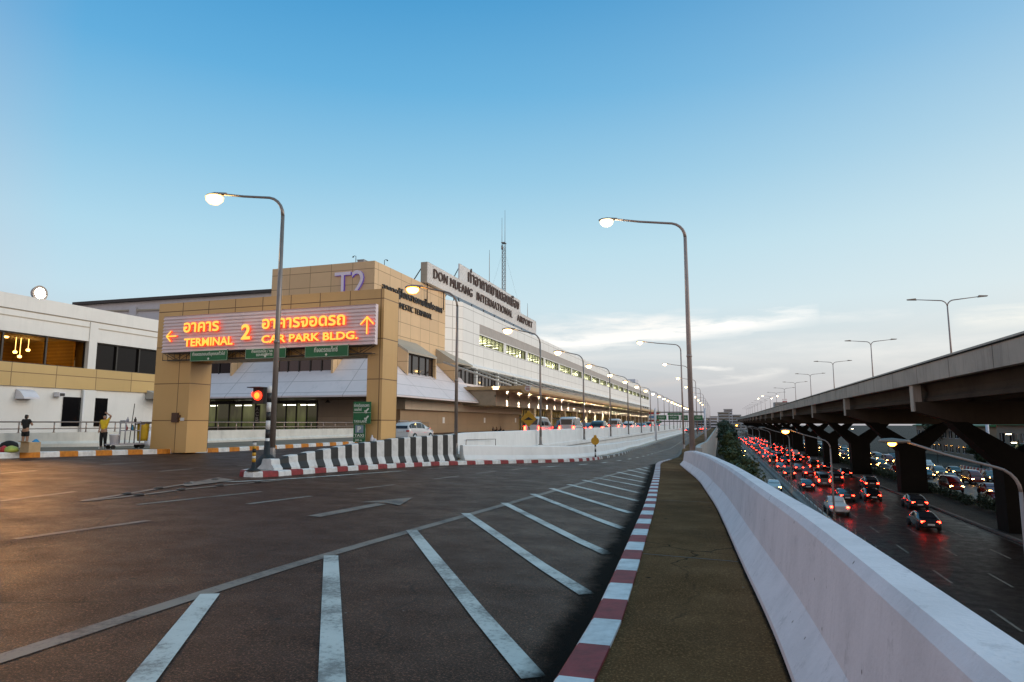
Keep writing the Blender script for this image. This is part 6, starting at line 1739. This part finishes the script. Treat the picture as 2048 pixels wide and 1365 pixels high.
for i in range(9):
    rows.append([(44+i*.9, 104+j*1.6, ZH-.1+1.3*math.sin(math.pi*i/8)*math.sin(math.pi*j/8)*(1+rr.uniform(-.2,.2))) for j in range(9)])
mb.strip(rows, smooth=True); tag(mb.build('spoil_heap', 'concrete_grey', recalc=False), 'low grey heap of soil behind the red and white barriers', 'soil heap')
# red lit-roof block far behind the viaduct rail
a = pX(1549,806,60.); Yb = a.y
b = pY(1585,803,Yb); tb = thing('tower_block', 'grey block with red frames on its roof, peeping over the viaduct rail', 'building', ((a.x+b.x)/2+4,Yb,ZH))
zt_ = a.z+.6
mb = MB(); mb.box((a.x,Yb,ZH),(a.x+16,Yb+20,zt_)); mb.build('wall', 'concrete_grey', tb)
for q in range(4):
    mb = MB(); mb.box((a.x+.5,Yb-.06,zt_-1.2-1.6*q),(a.x+15.5,Yb+.02,zt_-.6-1.6*q)); mb.build('window', 'glass_dark', tb)
for s in (0, 1):
    mb = MB(); X = a.x+9.5+s*3.2; mb.tube([(X-1,Yb+3,zt_),(X,Yb+3,zt_+3.2),(X+1,Yb+3,zt_)], .16, 5); mb.tube([(X-1.1,Yb+3,zt_+3.),(X,Yb+3,zt_+3.5),(X+1.1,Yb+3,zt_+3.)], .16, 5); mb.build('roof_frame', 'plastic_red', tb)
mb = MB(); mb.box((a.x+9,Yb+2.5,zt_),(a.x+13.4,Yb+4,zt_+1.2)); mb.build('roof_tank', 'plastic_red', tb)
# distant skyline blocks near the vanishing point
for i, (px, w, h, lab) in enumerate(((1428,10,9,'low dark'),(1448,16,15,'pale narrow'),(1457,12,20,'tallest pale'),(1466,24,12,'wide pale'),(1480,18,10,'wide low grey'),(1405,26,8,'low wide dark'))):
    Yd = 950+i*30; p = pY(px, 847, Yd)
    t = thing('distant_block', lab+' distant block on the horizon near the end of the expressway', 'building', (p.x,Yd,ZH), 'distant blocks on the horizon')
    mb = MB(); mb.box((p.x-w/2,Yd,ZH-.2),(p.x+w/2,Yd+14,ZH+9+h)); mb.build('wall', 'roof_grey' if i % 2 else 'hall_white', t)
    mb = MB(); mb.box((p.x-w/2-.4,Yd-.4,ZH+9+h),(p.x+w/2+.4,Yd+14.4,ZH+9.8+h)); mb.build('roof', 'concrete_grey', t)
    mb = MB()
    for q in range(max(1, int((9+h)/4))): mb.box((p.x-w*.42,Yd-.06,ZH+2+4*q),(p.x+w*.42,Yd+.01,ZH+3.8+4*q))
    mb.build('window', 'glass_dark', t)

# ================================================================== WORLD, SUN, CAMERA
W_ = bpy.data.worlds.new('World'); SC.world = W_; W_.use_nodes = True
nt = W_.node_tree
for n in list(nt.nodes): nt.nodes.remove(n)
out = nd(nt, 'ShaderNodeOutputWorld')
SUN_AZ = rad(78); SUN_EL = rad(15)                     # azimuth clockwise from +Y
sky = nd(nt, 'ShaderNodeTexSky', sky_type='NISHITA', sun_disc=False)
sky.sun_elevation = rad(1); sky.sun_rotation = SUN_AZ; sky.air_density = 1.; sky.dust_density = 1.2
co = nd(nt, 'ShaderNodeTexCoord').outputs['Generated']
sep = nd(nt, 'ShaderNodeSeparateXYZ', {0: co})
def mth(op, a, b=None, c=None, clamp=False):
    ins = {0: a}
    if b is not None: ins[1] = b
    if c is not None: ins[2] = c
    return nd(nt, 'ShaderNodeMath', ins, operation=op, use_clamp=clamp).outputs[0]
el = mth('ARCSINE', sep.outputs[2]); az = mth('ARCTAN2', sep.outputs[0], sep.outputs[1])
eln = mth('DIVIDE', el, rad(90))
def deg(d): return d/90.
base = ramp(nt, mth('MAXIMUM', eln, 0.), [(deg(0), (.33,.33,.38)), (deg(2.5), (.43,.46,.52)), (deg(6), (.56,.64,.70)), (deg(10), (.55,.73,.82)), (deg(15), (.44,.69,.82)), (deg(21), (.265,.56,.77)), (deg(28), (.115,.42,.71)), (deg(36), (.042,.30,.61)), (deg(55), (.10,.40,.62)), (deg(90), (.28,.56,.68))])
# brighter, paler towards the afterglow
ca = mth('COSINE', mth('SUBTRACT', az, rad(62)))
g1 = mth('POWER', mth('MAXIMUM', mth('MULTIPLY_ADD', ca, .5, .5), 0.), 4.)
glow = mth('MULTIPLY', g1, mth('MULTIPLY_ADD', mth('MINIMUM', eln, .5), -2.1, 1.12))
base = mixc(nt, mth('MULTIPLY', glow, .62, clamp=True), base, (.86,.84,.80))
# deeper blue away from it
fb_ = mth('SUBTRACT', .55, mth('MULTIPLY_ADD', ca, .5, .5), clamp=True)
base = mixc(nt, mth('MULTIPLY', fb_, 1.0, clamp=True), base, (.62,.78,.93), 'MULTIPLY')
# warm afterglow added outside the frame, right and behind, to light faces turned there
cw = mth('COSINE', mth('SUBTRACT', az, rad(136)))
wg = mth('MULTIPLY', mth('DIVIDE', mth('SUBTRACT', cw, .03), .45, clamp=True), mth('SUBTRACT', 1., mth('DIVIDE', mth('MAXIMUM', el, 0.), rad(46)), clamp=True))
base = mixc(nt, wg, base, (1.30,1.02,.76))
# lavender anti-twilight band added out of view, far left and behind, to tint left faces
cv = mth('COSINE', mth('SUBTRACT', az, rad(-118)))
vg = mth('MULTIPLY', mth('DIVIDE', mth('SUBTRACT', cv, .42), .35, clamp=True), mth('SUBTRACT', 1., mth('DIVIDE', mth('MAXIMUM', el, 0.), rad(55)), clamp=True))
base = mixc(nt, mth('MULTIPLY', vg, .9), base, (.64,.46,.50))
# wisps: stretched noise confined to bands, plus the named streaks of the photograph
uvw = nd(nt, 'ShaderNodeCombineXYZ', {0: az, 1: mth('MULTIPLY', el, 5.5), 2: .3}).outputs[0]
nz = nd(nt, 'ShaderNodeTexNoise', {'Vector': uvw, 'Scale': 3.2, 'Detail': 8., 'Roughness': .62, 'Distortion': .5}).outputs['Fac']
nz2 = nd(nt, 'ShaderNodeTexNoise', {'Vector': uvw, 'Scale': 11., 'Detail': 6., 'Roughness': .6, 'Distortion': .3}).outputs['Fac']
band = mth('SUBTRACT', 1., mth('ABSOLUTE', mth('DIVIDE', mth('SUBTRACT', el, rad(5.5)), rad(5.0))), clamp=True)
cl = mth('MULTIPLY', ramp(nt, nz, [(.50, 0.), (.74, .55)]), band)
base = mixc(nt, cl, base, (.80,.80,.80))
gr = mth('MULTIPLY', ramp(nt, nz, [(.26, .4), (.46, 0.)]), mth('SUBTRACT', 1., mth('ABSOLUTE', mth('DIVIDE', mth('SUBTRACT', el, rad(3.2)), rad(3.8))), clamp=True))
base = mixc(nt, gr, base, (.36,.42,.53))
def angs(px, py):
    d = Vector(ray(px, py)).normalized(); return math.atan2(d.x, d.y), math.asin(d.z)
def streak(p0, p1, w, amp, col=(.95,.94,.92), thr=.47):
    global base
    a0, e0 = angs(*p0); a1, e1 = angs(*p1)
    t = mth('DIVIDE', mth('SUBTRACT', az, a0), a1-a0)
    along = mth('MULTIPLY', mth('MULTIPLY', t, mth('SUBTRACT', 1., t)), 4., clamp=True)
    line = mth('MULTIPLY_ADD', t, e1-e0, e0)
    off = mth('DIVIDE', mth('SUBTRACT', el, mth('ADD', line, mth('MULTIPLY_ADD', nz2, rad(1.6), -rad(.8)))), rad(w))
    prof = mth('SUBTRACT', 1., mth('ABSOLUTE', off), clamp=True)
    k = mth('MULTIPLY', mth('MULTIPLY', prof, mth('POWER', along, .6)), mth('MULTIPLY_ADD', ramp(nt, nz2, [(thr-.12, 0.), (thr+.15, 1.)]), .75, .25))
    base = mixc(nt, mth('MULTIPLY', k, amp, clamp=True), base, col)
streak((1000,697), (1640,628), .95, 2.3, (1.,.99,.97), .44)
streak((1060,660), (1440,645), 1.4, 1.1)
streak((1370,737), (1470,742), .30, .8)
streak((1380,772), (1580,742), .42, .8)
streak((1620,640), (1830,622), .55, .5)
streak((1900,648), (2250,610), 1.0, .9, (1.,.97,.90))
streak((1230,772), (1400,760), .5, .35, (.80,.68,.62))
streak((1380,700), (2200,690), 1.4, .35)
bg = nd(nt, 'ShaderNodeBackground', {'Color': base, 'Strength': 1.0})
bg2 = nd(nt, 'ShaderNodeBackground', {'Color': sky.outputs[0], 'Strength': .05})
add = nd(nt, 'ShaderNodeAddShader', {0: bg.outputs[0], 1: bg2.outputs[0]})
nt.links.new(add.outputs[0], out.inputs[0])
sl_ = bpy.data.lights.new('sun', 'SUN'); sl_.energy = 1.6; sl_.angle = rad(40); sl_.color = (1., .94, .86)
so = bpy.data.objects.new('sun', sl_); COL.objects.link(so)
sd = Vector((math.sin(SUN_AZ)*math.cos(SUN_EL), math.cos(SUN_AZ)*math.cos(SUN_EL), math.sin(SUN_EL)))
so.rotation_euler = sd.to_track_quat('Z', 'Y').to_euler()
# light given by lit lamps: cafe room, floodlight, neon glow
def point(p, e, col, r=.15):
    l = bpy.data.lights.new('lamp_glow', 'POINT'); l.energy = e; l.color = col; l.shadow_soft_size = r
    o = bpy.data.objects.new('lamp_glow', l); COL.objects.link(o); o.location = p
for y in (6, 14, 19.5): point((WX-2.4, y, zw1+.1), 330, (1., .70, .28), .2)
l_ = bpy.data.lights.new('flood_beam', 'SPOT'); l_.energy = 4800; l_.color = (1., .42, .10); l_.spot_size = rad(34); l_.spot_blend = .9; l_.shadow_soft_size = .35
o_ = bpy.data.objects.new('flood_beam', l_); COL.objects.link(o_); o_.location = (FLP.x+.6, FLP.y-.6, FLP.z+.1); o_.rotation_euler = (Vector(o_.location)-Vector((-9.5, 4.5, 0.))).to_track_quat('Z', 'Y').to_euler()
for i in range(10): point((XW-3.2, yw1+per*(.5+i*2.), wt-.6), 240, (1., .98, .62), .3)
cam = bpy.data.cameras.new('camera'); co_ = bpy.data.objects.new('camera', cam); COL.objects.link(co_)
cam.sensor_width = 36.; cam.lens = FPX*36./2048.; cam.clip_end = 6000.; cam.clip_start = .05
co_.location = (0,0,HC); co_.rotation_euler = (math.pi/2+PT, 0, YA)
SC.camera = co_
SC.view_settings.view_transform = 'Standard'; SC.view_settings.look = 'None'; SC.view_settings.gamma = 1.; SC.view_settings.exposure = 0.; SC.view_settings.use_curve_mapping = False
SC.cycles.use_denoising = True; SC.cycles.max_bounces = 5; SC.cycles.diffuse_bounces = 3; SC.cycles.glossy_bounces = 3; SC.cycles.transparent_max_bounces = 8
SC.cycles.sample_clamp_indirect = 4.
SC.render.film_transparent = False
